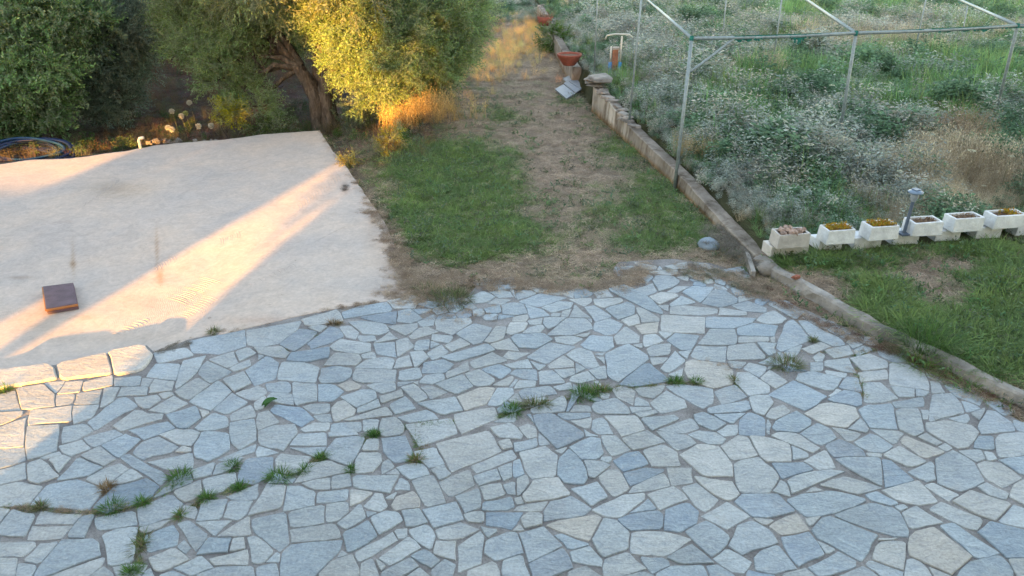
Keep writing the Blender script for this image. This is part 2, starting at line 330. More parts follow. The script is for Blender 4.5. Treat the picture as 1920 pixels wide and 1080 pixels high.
SLABS[(480, 540, .4)] = """
w 34 24 60 17 64 20 64 25 45 28 36 27|b 64 19 78 14 99 11 101 16 98 19 72 23 66 24|w 98 10 120 5 121 10 118 15 102 15|k 80 22 88 19 106 18 105 27 95 26|b 106 18 115 16 124 23 117 26 107 25
g 0 45 18 44 24 49 20 53 4 50|k 18 42 32 31 45 33 38 41 28 47|k 39 41 55 29 62 31 65 36 55 41 42 45|w 40 30 48 28 52 29 47 33|w 63 29 71 28 77 34 75 38 68 36|g 70 26 80 25 97 27 100 32 92 35 80 34
g 100 29 120 27 120 31 112 35|g 122 25 134 23 133 28 125 29|g 135 24 160 23 161 27 148 35 136 31|w 115 36 122 30 128 29 136 33 126 36 118 38|w 77 36 88 36 89 39 79 40|w 89 41 100 34 105 38
w 56 44 65 38 85 41 85 47 75 49 58 46|k 24 54 27 49 54 45 53 52 38 55|w 52 58 60 49 77 50 78 54 74 58|w 79 50 88 48 89 52 80 52|b 89 42 103 41 104 51 91 49|g 106 40 113 38 118 44 107 51|g 120 40 131 39 130 46 118 47
w 132 35 147 36 144 41 131 39|g 132 40 138 42 132 44|b 150 34 164 27 176 30 170 40 163 42|g 142 43 153 38 160 42 147 47|w 128 48 138 42 144 48 133 54|g 115 48 124 47 129 52 120 59 117 54|g 76 59 83 54 96 52 103 54 102 60
w 103 60 105 54 115 51 116 58|b 125 63 127 55 139 53 147 57 141 63|b 140 52 174 42 178 46 150 55|g 160 56 179 48 190 54 165 60|b 170 61 182 57 190 60 190 65 183 67|g 171 40 180 29 190 30 188 37 175 41
w 176 42 189 38 192 40 198 50 186 49|g 142 64 160 55 161 61 144 67|g 122 69 125 66 141 64 142 68 131 72 121 71|g 158 64 168 61 179 68 175 72 163 73|g 136 72 156 65 163 73 150 79 145 77
g 17 66 20 56 35 56 47 60 44 71 18 69|b 48 68 50 61 60 59 71 61 71 66 64 70 50 71|g 73 66 76 61 106 62 105 70 83 71 74 69|g 108 62 122 59 125 67 112 69 107 68|b 106 71 120 70 112 74 106 76
b 8 72 22 70 26 74 24 78 10 77|g 9 82 12 79 26 80 27 87 20 87|g 27 71 44 72 45 84 31 87 28 80|b 47 72 58 72 65 77 57 84 47 84|p 62 73 72 70 78 73 76 75 68 77|g 82 74 90 72 103 71 104 76 92 79
g 64 82 80 77 89 77 90 82 75 89|g 92 82 108 77 109 81 94 86|g 36 89 42 87 55 87 55 92 44 94|k 11 92 16 87 33 89 42 98 34 103|p 57 91 62 86 66 85 74 92 71 96 60 100|g 76 91 92 84 93 88 76 93|g 66 99 98 90 103 96 78 99
b 101 88 112 82 119 90 105 94|g 109 74 117 72 129 82 121 85|g 123 75 130 73 142 78 130 83|w 118 71 122 70 122 73|g 120 87 150 82 155 91 137 95|p 151 82 168 75 178 75 173 86 157 91|w 177 73 192 66 192 73
g 174 87 181 75 192 74 194 82 184 88|g 108 97 130 91 135 97 115 100|w 150 95 178 90 181 97 155 108 150 100|w 112 103 146 98 150 108 122 118|g 93 104 96 98 104 97 110 102 109 108 105 112 95 110|g 80 99 92 99 91 105 80 107
g 57 101 79 100 79 108 57 108|g 35 106 45 101 55 101 54 107 38 108|g 45 96 55 95 56 100 48 99|g 1 100 3 94 10 92 18 100 2 106|g 2 108 12 104 28 103 30 108 20 121 5 118 2 112|g 177 105 190 102 200 107 198 113 184 112
g 0 84 6 80 8 84 4 90 0 91"""
SLABS[(480, 810, .4)] = """
g 27 9 33 1 52 0 52 9|g 55 0 74 0 75 2 56 3|g 1 14 3 11 16 15 2 18|b 25 12 52 12 44 18|b 53 12 58 6 74 4 80 5 77 13 70 24 62 22 53 18|g 80 13 84 6 90 6 90 13|k 95 3 110 1 117 17 113 21 104 22 97 15
g 14 22 19 17 40 19 34 28 25 31 14 28|w 30 37 40 24 55 22 69 27 68 30 50 34|g 76 20 79 16 92 16 93 22 87 29 76 30|g 96 23 99 21 103 27 96 31|w 98 31 104 28 106 31|g 107 27 118 24 126 25 129 31 116 35
g 120 15 134 12 140 24 130 27 125 23|w 136 9 175 -1 184 13 162 24 147 29|w 182 8 189 6 191 11 186 12|g 162 25 184 16 192 14 196 20 167 31|g 132 29 140 25 145 31 138 36|g 137 37 160 27 164 39 146 48|b 164 33 180 28 182 35 168 39
g 182 27 192 23 198 30 186 36|g 186 40 192 38 198 40 196 46 188 45|g 168 42 184 39 187 46 171 51|g 116 37 130 33 134 34 142 52 128 55 122 48|g 36 38 55 34 54 42 44 42|g 58 34 70 32 71 40 58 42|g 73 35 77 33 107 33 101 45 85 44 74 40
g 103 43 108 35 114 38 114 43|g 21 58 24 41 34 41 44 45 43 54|g 46 52 48 45 69 43 68 51|p 71 43 86 45 84 48 71 55|g 82 55 90 46 96 47 99 54 92 59|p 102 54 104 49 117 45 122 50 121 56 106 58|g 98 49 106 45 103 49
g 150 49 167 43 168 56 157 60|b 125 59 150 53 155 66 133 72|b 170 53 190 49 193 55 187 58 170 58|g 24 61 51 55 51 67 26 71|g 53 54 69 52 69 58 61 66 53 67|g 62 68 78 54 82 63 68 72|g 83 59 92 60 84 63
g 86 64 98 60 105 61 109 66 92 76|g 110 60 121 58 128 66 124 70 113 71|g 26 74 58 69 63 77 60 80 27 83|b 65 76 83 67 90 77 72 88 68 89|g 104 73 113 72 113 78 107 79|g 115 73 127 69 134 80 132 88 122 82
g 136 74 152 68 165 73 150 80 138 79|g 157 62 162 60 170 60 171 67 160 66|k 172 61 192 60 199 61 192 73 183 72 172 68|g 170 71 181 73 174 78|b 171 86 175 81 193 75 196 76 200 91 181 97 174 92|w 152 86 168 75 172 80 170 97 153 104 151 95
g 135 82 150 82 150 95 135 91|g 75 92 103 76 106 81 101 84 78 97|w 92 95 114 79 123 87 101 100|b 117 93 127 89 137 97 131 101|b 19 92 24 86 32 83 63 82 60 92 49 103 40 108 18 110|g 60 95 64 89 67 91
g 49 106 56 97 71 92 77 104 77 112 50 114|g 79 99 87 96 94 110 79 112|g 89 93 96 99 94 102|b 93 106 115 95 120 101 105 109 95 111|g 109 112 122 103 130 110 122 114|b 131 104 141 96 148 100 143 112 134 110
w 160 104 178 98 183 108 160 110|g 185 108 187 97 198 92 205 112 186 112|b 2 102 14 99 16 102 17 112 1 112|g 8 97 15 90 18 92 17 97"""
SLABS[(960, 500, .4)] = """
b 78 0 92 -1 107 7 102 12 91 12 80 6|w 93 -3 108 0 107 2 97 2|w 100 3 124 2 125 5 118 6 106 5|w 116 0 130 -3 132 1 123 2|w 126 4 132 2 144 5 140 8 133 8|w 137 -3 147 -2 150 3 140 3|b 105 10 108 7 120 7 125 11 120 15 110 18
w 125 8 132 7 131 10|b 160 2 172 0 179 7 170 9 162 6|b 165 16 175 13 183 17 180 20 168 21|g 4 20 8 18 15 18 18 20 5 24|g 15 16 26 17 23 19 18 19|g 24 19 29 17 40 18 36 21|g 38 20 46 17 46 23|b 47 17 52 15 60 20 57 22 48 23
b 5 26 21 20 42 24 24 30 10 28|w 43 24 58 23 60 25 54 29|g 61 19 72 17 76 22 64 23|g 61 25 82 24 82 26 70 31 62 28|b 73 17 84 14 90 16 104 23 113 33 112 35 102 32 88 25 78 22|g 92 17 105 13 109 18 101 21
w 103 23 113 19 122 20 124 22 110 28|g 117 19 124 15 133 15 124 19|b 129 19 135 15 150 16 150 18 141 26|b 142 27 150 18 159 18 168 24 168 27 156 30|g 119 28 127 22 138 27 120 30|w 119 30 125 29 154 32 154 34 142 36 119 35
w 156 31 175 34 175 36 155 36|b 165 29 176 26 190 31 190 34 175 33|g 110 29 117 29 117 33|b -7 29 0 27 8 28 11 35 4 36 -6 35|w 2 38 11 36 12 38 10 41 1 41|b 10 29 22 32 28 37 14 39|g 23 31 33 26 45 27 44 31 30 34
g 29 35 36 35 36 37 28 37|g 38 33 45 31 41 37 37 37|g 42 38 46 28 58 38|b 54 30 61 29 74 37 62 41|b 70 31 86 26 92 30 92 35 80 39|g 12 41 23 39 22 43 13 43|b 24 38 40 38 34 43 27 46 23 42|b 27 51 41 39 56 39 60 46 45 51
g 56 39 59 39 60 43|b 62 42 73 39 82 43 78 49 71 51 61 47|w 83 40 94 36 95 43 88 44|g 93 31 98 31 110 39 109 41 97 42|g 9 49 14 45 22 43 24 45 20 49|w 0 42 11 42 8 48 0 51 -6 49|b 0 54 3 51 25 50 31 54 18 61 5 60
w 33 53 46 52 52 54 45 58 34 56|g 48 52 58 50 55 53|b 52 58 59 51 75 52 76 59 70 63 57 62|w 77 52 85 45 95 52 94 57 80 58|p 93 44 101 42 110 42 109 49 98 50|w 112 36 145 38 144 50 112 48|b 145 38 182 39 178 43 165 46 145 45
b 170 45 180 42 200 44 197 52 170 51|g 140 58 149 47 167 47 169 54 166 58|w 111 49 120 50 115 53|b 116 55 122 50 139 52 134 62 126 62|w 97 52 107 51 113 56 101 60 97 57|g 102 62 106 59 118 58 118 65 104 67
w 104 68 116 68 115 71 106 73|g 92 59 99 58 99 61|g 110 75 121 62 130 70 117 79|g 125 64 134 63 131 68|g 134 66 138 59 161 60 160 71 139 69|g 162 60 183 57 190 66 188 69 162 70|w 170 53 195 53 195 56 170 57
g 184 57 200 58 198 64 192 66|w 0 61 5 61 13 62 13 64 2 69 -6 68|b 12 68 28 57 48 60 38 65 27 73|g 40 66 50 60 60 63 66 74 55 76|g 62 65 70 64 68 66|b 70 66 80 61 88 58 101 66 102 71 96 74 80 86 73 82 72 74
g 65 68 69 68 69 72|w 28 74 38 67 45 71 46 76 30 77|w 33 77 46 77 46 81 40 83 35 81|g 20 78 30 77 38 84 38 87 21 88|g 48 73 54 76 48 79|g 58 78 69 75 70 83 64 84|g 44 86 46 82 56 79 62 84 50 87
g 0 73 12 70 15 76 0 76 -5 74|g 14 71 24 74 20 77|b 0 77 17 77 19 85 4 83 -4 80|g 0 84 4 85 0 90 -4 89|g 5 86 17 86 16 90 3 91|k 82 88 96 74 103 73 117 85 100 88 90 89|p 131 72 136 70 160 73 165 78 165 87 150 91 133 83 130 77
g 163 71 176 72 172 76 165 75|g 177 72 190 75 188 80 184 83 173 77|g 119 81 128 77 127 82|w 170 80 180 80 192 89 192 94 177 96 168 87|b 5 95 10 91 28 89 33 95 15 98 9 101|g 0 94 4 94 8 101 0 101 -5 98|g 32 90 43 87 44 91 36 92
g 12 105 20 97 25 99 14 105|g 15 107 38 98 40 103 38 109 16 110|w 76 92 82 90 92 93 91 103 80 98|g 92 92 114 89 112 93 106 98 95 96|g 93 98 102 102 103 104 92 104|w 104 102 116 93 128 99 130 105 112 109
b 117 90 130 88 150 91 150 102 143 106 128 98|b 153 94 168 89 175 97 158 103|b 147 106 176 100 178 107 165 112 150 112|w 179 98 192 97 196 104 190 112 182 108|g 62 103 78 99 88 107 90 112 70 114 60 108
g 89 105 103 105 104 108 90 110|g 48 104 60 105 62 110 44 110|w 67 95 72 95 71 98 68 98|g -30 10 -22 8 -12 11 -14 14 -26 13|b -40 8 -34 5 -28 8 -30 11 -38 12|b -15 12 0 8 3 14 0 17 -10 18|g -20 18 -10 17 -2 19 0 22 -12 23|g -32 23 -22 19 -13 22 -18 26 -28 27|g -18 27 -13 24 -2 25 -8 28"""
SLABS[(960, 770, .3483)] = """
k 14 4 18 2 30 2 46 12 47 16 30 24 27 22 17 12|b 31 2 50 0 50 4 36 6 31 5|w 39 6 52 4 51 10 47 11|g 53 6 60 5 65 15 57 15 53 12|w 58 0 78 0 86 12 72 16|w 3 12 10 9 15 11 15 17 8 18|b 2 21 16 18 17 23 3 26|g 18 15 24 21 18 22
w 6 27 22 23 24 26 30 30 29 42 13 44 8 37|b -5 35 5 32 8 41 0 44 -5 44|g 0 45 9 43 10 47 8 52 0 57|w 29 26 35 24 33 27|b 30 32 37 25 44 32 49 42 46 47 33 46 31 42|b 39 24 52 18 57 19 59 28 56 31 45 31|g 47 12 56 16 48 16
w 59 16 68 16 77 25 66 29 60 20|g 60 30 65 30 63 34 59 33|g 73 18 88 13 99 20 80 25 76 23|g 85 5 105 3 108 5 92 12|g 95 13 118 5 122 10 118 13 112 15|w 80 1 92 -1 94 1 84 4|b 120 3 127 1 141 8 133 13 121 8
b 128 0 152 -1 150 4 144 8|k 149 5 155 0 168 5 168 16 149 15|w 134 13 141 9 147 9 146 15 138 16|g 115 15 124 13 133 14 139 18 136 21 128 21|g 95 14 103 14 115 17 119 21 108 25 103 22|k 67 33 75 28 82 27 88 34 73 39
w 86 26 98 22 108 28 110 36 92 36|g 47 33 57 33 64 35 54 43 50 42|w 58 43 62 39 70 39 76 50 67 56 62 50|k 73 41 88 37 98 38 97 40 78 48|g 77 53 80 49 98 41 102 46 102 49|w 101 37 118 37 119 46 104 48
w 110 29 122 22 135 24 144 36 143 42 124 42 117 35|w 137 23 148 16 155 18 160 29 146 32 142 30|w 155 17 166 18 181 22 182 33 167 33 162 30|w 145 36 152 32 162 31 167 35 173 40 174 44 168 53 149 53 146 44|g 110 50 121 47 134 57 126 65 118 60
w 120 43 135 46 145 47 149 54 141 58 130 53|w 6 55 13 46 31 44 39 54 24 58 9 59|w 2 65 6 61 22 59 20 65|g 2 57 6 56 8 60 3 61|b 40 51 55 47 61 56 52 61|b 20 66 24 60 38 56 51 64 47 68 22 72|w 52 65 72 55 86 54 86 58 76 65 72 69 58 68
b 77 66 88 58 93 63 90 65|g 89 55 105 50 114 56 113 59 97 65|k 70 71 80 67 95 65 99 68 98 77 77 78|k 100 69 103 63 115 61 121 66 120 73 110 78 101 77|w 124 69 140 60 154 69 140 77|k 146 59 150 55 173 55 183 65 176 70 158 69
g 7 70 12 67 20 68 20 74 9 76|w 1 78 5 74 8 78|p 24 75 34 71 56 68 58 71 51 84 35 80|g 53 83 60 71 70 73 77 79 76 90 61 95 58 92|b 4 79 20 75 33 88 11 99 7 88|b 29 82 34 81 50 87 48 89 38 90|g 38 91 49 88 58 98 58 101 40 98
k 12 100 33 91 38 99 38 103 15 112|w 78 81 84 79 100 80 115 84 107 90 100 95 77 92|b 114 79 127 72 142 83 140 87 130 95|b 142 87 147 76 157 73 167 77 173 87 152 94|w 160 71 167 71 173 74 168 77 163 74|b 101 96 118 87 133 99 110 100
g 61 97 76 92 88 103 75 107 64 110 60 108|b 84 95 100 96 102 101 92 106|g 131 97 140 90 156 99 152 105 144 104|b 95 108 102 103 123 101 128 110 95 114|b 127 102 135 101 144 107 130 112|b 159 97 167 89 174 88 186 103 167 106 160 103
k 155 104 170 107 168 114 154 112|g 38 105 50 102 62 110 40 114|g 72 110 84 105 92 108 90 114"""
SLABS[(1440, 500, .4)] = """
b 0 28 3 26 14 26 28 35 22 40|w -8 40 -2 35 4 33 13 39 9 42 0 43|b 5 55 8 46 19 40 32 54 10 63 6 60|b 24 41 28 41 42 49 52 53 57 58 48 59 38 55 33 53|g 26 38 42 39 50 42 43 47|g 45 47 52 43 62 50 58 53|w 0 53 4 53 4 56 0 56
g -2 58 3 59 5 64 -2 65|w 27 62 40 57 46 60 33 65|w 44 63 60 60 63 65 50 68|w 35 68 39 65 43 67 41 71 37 71|g 62 52 84 54 86 57 78 59 67 55|g 63 54 71 58 64 61 60 57|g 65 62 74 59 77 62 67 66|b 83 62 90 59 104 66 103 70 95 71 85 66
g 63 69 76 66 90 72 90 75 72 78|g 42 71 60 69 65 79 56 78 43 74|g 33 72 41 72 41 78 33 78|w 44 78 58 80 57 83 45 80|g 24 81 33 79 55 84 50 92 44 92 22 85|b 53 90 59 83 67 84 70 94|w 68 79 88 77 89 84 70 86
w 91 74 95 72 104 73 117 80 121 88 120 93 108 90 93 88|g 120 79 130 78 140 84 130 87 121 83|g 109 73 119 76 117 78|w -6 84 1 78 13 86 5 91|b 0 96 19 85 44 97 40 100 27 107 8 99|w 46 96 51 92 55 93 48 97|k 45 99 56 93 68 95 69 103 64 105 50 101
w 72 87 85 87 97 98 85 101 73 101|w 93 89 109 91 110 97 98 97|g 111 92 120 94 117 97 111 97|w 121 86 128 87 132 94 122 94|b 132 89 142 88 163 97 158 104 140 97|g 92 102 115 98 117 105 95 106|w 118 103 122 96 138 95 146 103 148 112 120 116 117 110
b 163 102 172 101 184 108 176 111|g 145 101 152 102 160 107 148 108"""
SLABS[(1440, 770, .3483)] = """
p 25 2 35 -4 46 -5 56 -3 59 4 51 11 38 9|b 60 0 65 -3 81 -4 84 12 67 11|g 84 1 90 -2 97 -1 102 8 101 14 95 16 87 12|w 0 0 10 -3 14 1 5 5 0 4|b 4 11 7 6 19 1 27 6 27 9 20 14 6 13|g 0 6 1 9 0 14 -3 12|b 20 15 32 8 40 12 44 18 36 22 24 18
w 43 11 50 12 59 15 56 19 52 19|b 53 12 60 6 65 11 63 14|w 3 16 8 14 22 15 34 23 28 27 15 21|g 16 24 25 28 25 30 17 31|w 24 33 37 26 43 37 33 38|k 38 22 48 19 61 25 63 29 44 30|k 3 35 7 34 23 34 28 38 26 40 12 44 8 43
b 57 20 66 15 75 18 81 22 76 26 69 27 60 23|g 68 12 83 13 88 15 84 20 80 21|w 65 27 75 28 74 30 66 29|p 87 20 91 16 116 26 113 27 103 30 100 29|g 99 17 103 15 113 21 110 22|w 76 29 86 24 102 33 92 36|w 112 23 116 21 119 24 116 26
w 103 8 115 6 132 9 138 15 132 23 122 24 108 16 104 14|g 100 0 107 0 105 5 101 5|w 108 1 128 -2 125 1 110 5|g 117 4 129 1 131 5 128 8|g 132 0 140 -3 141 1 138 5 135 3|b 137 10 143 0 150 1 160 9 160 13 146 14 140 15
b 160 6 172 9 176 14 163 13|b 137 17 147 17 148 25 136 24|w 149 20 153 15 165 14 175 17 175 28 152 30|g 126 27 138 26 142 31 136 33|w 141 27 146 28 148 31 143 32|b 46 32 50 31 71 31 73 33 73 48 60 41|k 75 32 80 33 94 45 77 49
b 93 40 106 34 110 38 109 45 105 46|b 108 32 120 26 135 34 136 37 139 42 140 46 126 52 112 47 111 38|w 137 36 142 33 152 34 165 44 154 50 143 44|b 152 33 170 30 180 34 178 42 165 41|g 13 47 20 42 40 39 51 40 40 44 26 50 16 55
g 33 48 52 43 74 50 60 54|w 24 54 30 50 35 52|g 4 52 8 46 12 48 13 55|b 13 58 25 54 40 53 55 56 62 58 52 64 26 69|b 65 55 70 53 83 60 82 62 68 58|w 76 52 98 46 110 59 98 61 85 58|w 104 49 107 47 124 55 118 58
w 122 59 133 52 158 60 148 71 135 66|g 139 50 143 48 156 54 154 57 147 56|w 159 56 162 48 168 46 178 50 176 64|b 44 68 68 60 83 64 88 70 91 77 90 81 82 81 60 74|g 82 62 87 61 90 63 86 65|w 88 67 97 63 113 73 93 77
w 106 64 113 60 139 71 136 77 130 76|g 152 72 161 62 172 66 180 70 178 78|w 26 70 33 69 31 73 27 74|b 29 77 34 71 41 70 52 74 74 83 67 94 60 97 45 89 33 83|k 10 82 26 79 36 93 20 100 17 98|p 0 70 8 71 20 68 27 77 10 81 6 78 0 74
g 33 86 42 90 41 92 38 92|b 27 102 45 92 56 98 56 101 40 106 32 107|w 71 88 73 85 90 85 90 92 88 103 70 97|w 73 84 85 83 76 85|p 92 89 97 80 108 77 133 96 120 107 105 100 95 96|b 113 75 121 74 150 93 137 97
k 138 79 145 73 180 82 178 96 157 96|g 65 101 68 98 87 105 86 112 75 108|g 91 98 97 97 103 103 108 112 90 112|b 126 107 132 98 150 94 159 103 158 112 122 114|w 158 98 175 97 175 110 163 108|g 48 108 62 102 72 108 70 114|g 12 106 25 103 33 110 10 114"""
KERB = "w -20 66 0 62 36 57 41 60 43 67 42 69 0 76 -20 81|w 42 57 80 49 84 60 84 65 47 69 44 66|w 81 48 108 43 115 50 112 56 105 63 85 66 84 58"
STONE_COL = {'w': (0.39, 0.42, 0.45), 'g': (0.36, 0.40, 0.44), 'b': (0.315, 0.37, 0.43), 'k': (0.265, 0.325, 0.40), 'p': (0.415, 0.415, 0.415)}

def area(p):
    return 0.5 * sum(p[i][0] * p[(i + 1) % len(p)][1] - p[(i + 1) % len(p)][0] * p[i][1] for i in range(len(p)))
def clip_half(p, nx, ny, d):          # keep n.x <= d
    out = []
    for i in range(len(p)):
        a = p[i]; b = p[(i + 1) % len(p)]
        da = a[0] * nx + a[1] * ny - d; db = b[0] * nx + b[1] * ny - d
        if da <= 0: out.append(a)
        if (da < 0) != (db < 0) and abs(da - db) > 1e-12:
            t = da / (da - db); out.append((a[0] + (b[0] - a[0]) * t, a[1] + (b[1] - a[1]) * t))
    return out
def clean(p, eps=0.004):
    o = []
    for a in p:
        if not o or math.hypot(a[0] - o[-1][0], a[1] - o[-1][1]) > eps: o.append(a)
    while len(o) > 2 and math.hypot(o[0][0] - o[-1][0], o[0][1] - o[-1][1]) <= eps: o.pop()
    return o
def sep_axis(A, B):
    best = None
    for k, (S, T) in enumerate(((A, B), (B, A))):
        for i in range(len(S)):
            a = S[i]; b = S[(i + 1) % len(S)]
            ex, ey = b[0] - a[0], b[1] - a[1]; L = math.hypot(ex, ey)
            if L < 0.015: continue
            nx, ny = ey / L, -ex / L                 # outward for a counter-clockwise ring
            sm = max(q[0] * nx + q[1] * ny for q in S); tm = min(q[0] * nx + q[1] * ny for q in T)
            s_ = tm - sm
            if best is None or s_ > best[0]: best = (s_, nx, ny, sm, tm, k)
    return best
stones = []          # [ring, kind, is_kerb]
def parse(txt, key, kerb=False):
    ox, oy, s = key
    for tok in txt.replace('\n', '|').split('|'):
        w = tok.split()
        if len(w) < 7: continue
        k = w[0]; q = [float(v) for v in w[1:]]
        ring = [P(ox + q[i] / s, oy + q[i + 1] / s) for i in range(0, len(q) - 1, 2)]
        ring = clean(ring)
        if len(ring) < 3: continue
        if area(ring) < 0: ring = ring[::-1]
        stones.append([ring, k, kerb])
for key, txt in SLABS.items():
    parse(txt, (key[0], key[1], key[2]))
parse(KERB, (0, 540, .4), True)
# the edge of the court; slabs missing from the outlines are added between and beyond them
COURT_PX = [(-700, 900), (0, 694), (102, 683), (203, 661), (275, 646), (292, 662), (350, 636), (460, 612), (560, 588), (640, 572), (780, 553), (800, 545),
            (880, 550), (896, 532), (930, 524), (1000, 536), (1100, 540), (1180, 532), (1150, 505), (1160, 490), (1260, 484), (1330, 492), (1400, 510), (1420, 545),
            (1500, 575), (1600, 618), (1660, 645), (1745, 700), (1800, 720), (1900, 780), (2100, 900)]
COURT = [P(*q) for q in COURT_PX] + [(8.0, 1.2), (-9.0, 1.2)]
def inside(pt, poly):
    x, y = pt; c = False
    for i in range(len(poly)):
        x1, y1 = poly[i]; x2, y2 = poly[i - 1]
        if (y1 > y) != (y2 > y) and x < (x2 - x1) * (y - y1) / (y2 - y1) + x1: c = not c
    return c
def center(r): return (sum(a[0] for a in r) / len(r), sum(a[1] for a in r) / len(r))
GAP = 0.0085
def separate(S, only_new=None):
    cs = [center(s[0]) for s in S]; rr = [max(math.hypot(a[0] - c[0], a[1] - c[1]) for a in s[0]) for s, c in zip(S, cs)]
    for i in range(len(S)):
        for j in range(i + 1, len(S)):
            if only_new is not None and j < only_new: continue
            if math.hypot(cs[i][0] - cs[j][0], cs[i][1] - cs[j][1]) > rr[i] + rr[j] + GAP: continue
            A, B = S[i][0], S[j][0]
            if len(A) < 3 or len(B) < 3: continue
            b = sep_axis(A, B)
            if b is None: continue
            s_, nx, ny, sm, tm, k = b
            if s_ >= GAP: continue
            mid = (sm + tm) / 2
            if k == 1: nx, ny, mid = -nx, -ny, -mid      # n now points from A to B
            if only_new is not None and i < only_new:     # old stone stays, new one gives way
                lim = max(q[0] * nx + q[1] * ny for q in A)
                nb = clip_half(B, -nx, -ny, -(lim + GAP))
                S[j][0] = clean(nb) if len(nb) > 2 else []
            else:
                na = clip_half(A, nx, ny, mid - GAP / 2); nb = clip_half(B, -nx, -ny, -(mid + GAP / 2))
                if len(na) > 2 and len(nb) > 2 and abs(area(na)) > 0.5 * abs(area(A)) and abs(area(nb)) > 0.5 * abs(area(B)):
                    S[i][0] = clean(na); S[j][0] = clean(nb)
                elif abs(area(A)) > abs(area(B)): S[j][0] = clean(nb) if len(nb) > 2 else []
                else: S[i][0] = clean(na) if len(na) > 2 else []
def grow(r, g):
    n = len(r); out = []
    for i in range(n):
        a, b_, c_ = r[i - 1], r[i], r[(i + 1) % n]
        e1 = Vector((b_[0] - a[0], b_[1] - a[1])).normalized(); e2 = Vector((c_[0] - b_[0], c_[1] - b_[1])).normalized()
        n1 = Vector((e1.y, -e1.x)); n2 = Vector((e2.y, -e2.x)); bi = n1 + n2
        k = g / max(0.35, (1 + n1.dot(n2))) if bi.length > .01 else 0
        out.append((b_[0] + bi.x * k, b_[1] + bi.y * k))
    return out
for s in stones:
    if not s[2]: s[0] = grow(s[0], 0.018)
separate(stones)
stones = [s for s in stones if len(s[0]) > 2 and abs(area(s[0])) > 0.0015]
n_traced = len(stones)
# fill
def dist_poly(pt, r):
    if inside(pt, r): return -1
    d = 9
    for i in range(len(r)):
        a = Vector(r[i]); b = Vector(r[i - 1]); p_ = Vector(pt); ab = b - a
        t = max(0, min(1, (p_ - a).dot(ab) / max(ab.length_squared, 1e-9))); d = min(d, (a + ab * t - p_).length)
    return d
cs = [center(s[0]) for s in stones]
seeds = []
for gx in np.arange(-9, 8, 0.07):
    for gy in np.arange(1.2, 9.2, 0.07):
        pt = (gx + random.uniform(-.03, .03), gy + random.uniform(-.03, .03))
        if not inside(pt, COURT): continue
        near = [stones[i][0] for i in range(n_traced) if abs(cs[i][0] - pt[0]) < 0.8 and abs(cs[i][1] - pt[1]) < 0.8]
        d = min([dist_poly(pt, r) for r in near] + [9.0])
        if d < 0.045: continue
        outside_view = pt[1] < 3.55 or abs(pt[0]) > 0.72 * (pt[1] + 1.9)
        need = 0.30 if d > 0.25 else (0.12 if not outside_view else 0.2)
        if all((pt[0] - q[0]) ** 2 + (pt[1] - q[1]) ** 2 > need ** 2 for q in seeds): seeds.append(pt)
for i, q in enumerate(seeds):
    r = [(q[0] + 0.24 * math.cos(a), q[1] + 0.24 * math.sin(a)) for a in np.linspace(0, 2 * math.pi, 11)[:-1]]
    for j, w in enumerate(seeds):
        if i == j or abs(w[0] - q[0]) > .6 or abs(w[1] - q[1]) > .6: continue
        dx, dy = w[0] - q[0], w[1] - q[1]; L = math.hypot(dx, dy)
        r = clip_half(r, dx / L, dy / L, ((q[0] + w[0]) * dx + (q[1] + w[1]) * dy) / 2 / L - GAP * .6)
        if len(r) < 3: break
    if len(r) > 2: stones.append([clean(r), random.choice('wggbbk'), False])
separate(stones, n_traced)
stones = [s for k, s in enumerate(stones) if len(s[0]) > 2 and (k < n_traced or (abs(area(s[0])) > 0.0022 and all(inside(a, COURT) or a[1] < 3.4 for a in s[0])))]

def stone_mesh(mb, ring, kind, kerb):
    n0 = len(ring); pts = []
    # soften the corners, roughen the edges
    for i in range(n0):
        a = Vector(ring[i - 1]); b = Vector(ring[i]); c = Vector(ring[(i + 1) % n0])
        la = (a - b).length; lc = (c - b).length
        k = min(random.choice((.004, .010, .022)) if not kerb else 0.04, la * .2, lc * .2)
        p1 = b + (a - b).normalized() * k; p2 = b + (c - b).normalized() * k
        pts.append(p1); pts.append(p2)
        if lc > 0.13:
            for t in ((.5,) if lc < .3 else (.33, .67)):
                nrm = Vector((-(c - b).y, (c - b).x)).normalized()
                pts.append(b + (c - b) * t + nrm * random.uniform(-0.009, 0.008))
    pts = [a + Vector((random.uniform(-.002, .002), random.uniform(-.002, .002))) for a in pts]
    cx, cy = center(pts); cvec = Vector((cx, cy)); n = len(pts)
    h = random.uniform(-0.004, 0.006) + (0.018 if kerb else 0)
    tx, ty = random.uniform(-.012, .012), random.uniform(-.012, .012)
    def z(p): return h + (p.x - cx) * tx + (p.y - cy) * ty
    base = STONE_COL[kind]; v = random.uniform(0.90, 1.10); w = random.uniform(-.012, .014)
    if kerb: base = (0.46, 0.44, 0.42)
    col = (base[0] * v + w, base[1] * v, base[2] * v - w)
    ins = 0.014 if kerb else 0.005
    top = []
    for p_ in pts:
        d = (cvec - p_); L = max(d.length, 1e-4); top.append(p_ + d * (ins / L))
    vs_ = [(p_.x, p_.y, -0.022) for p_ in pts] + [(p_.x, p_.y, z(p_) - (0.016 if kerb else 0.006)) for p_ in pts] + [(p_.x, p_.y, z(p_)) for p_ in top]
    fs = [tuple(range(2 * n, 3 * n))]
    for i in range(n):
        j = (i + 1) % n
        fs.append((i, j, n + j, n + i)); fs.append((n + i, n + j, 2 * n + j, 2 * n + i))
    mb.add(vs_, fs, col)
def shown(s):                       # rough size in the picture
    cx, cy = center(s[0]); zc = cy * math.cos(_p) + H_CAM * math.sin(_p)
    on = cy > 3.4 and abs(cx) < 0.70 * zc
    return abs(area(s[0])) / max(zc, 1) ** 3 if on else 0
mb = MB()
import bmesh
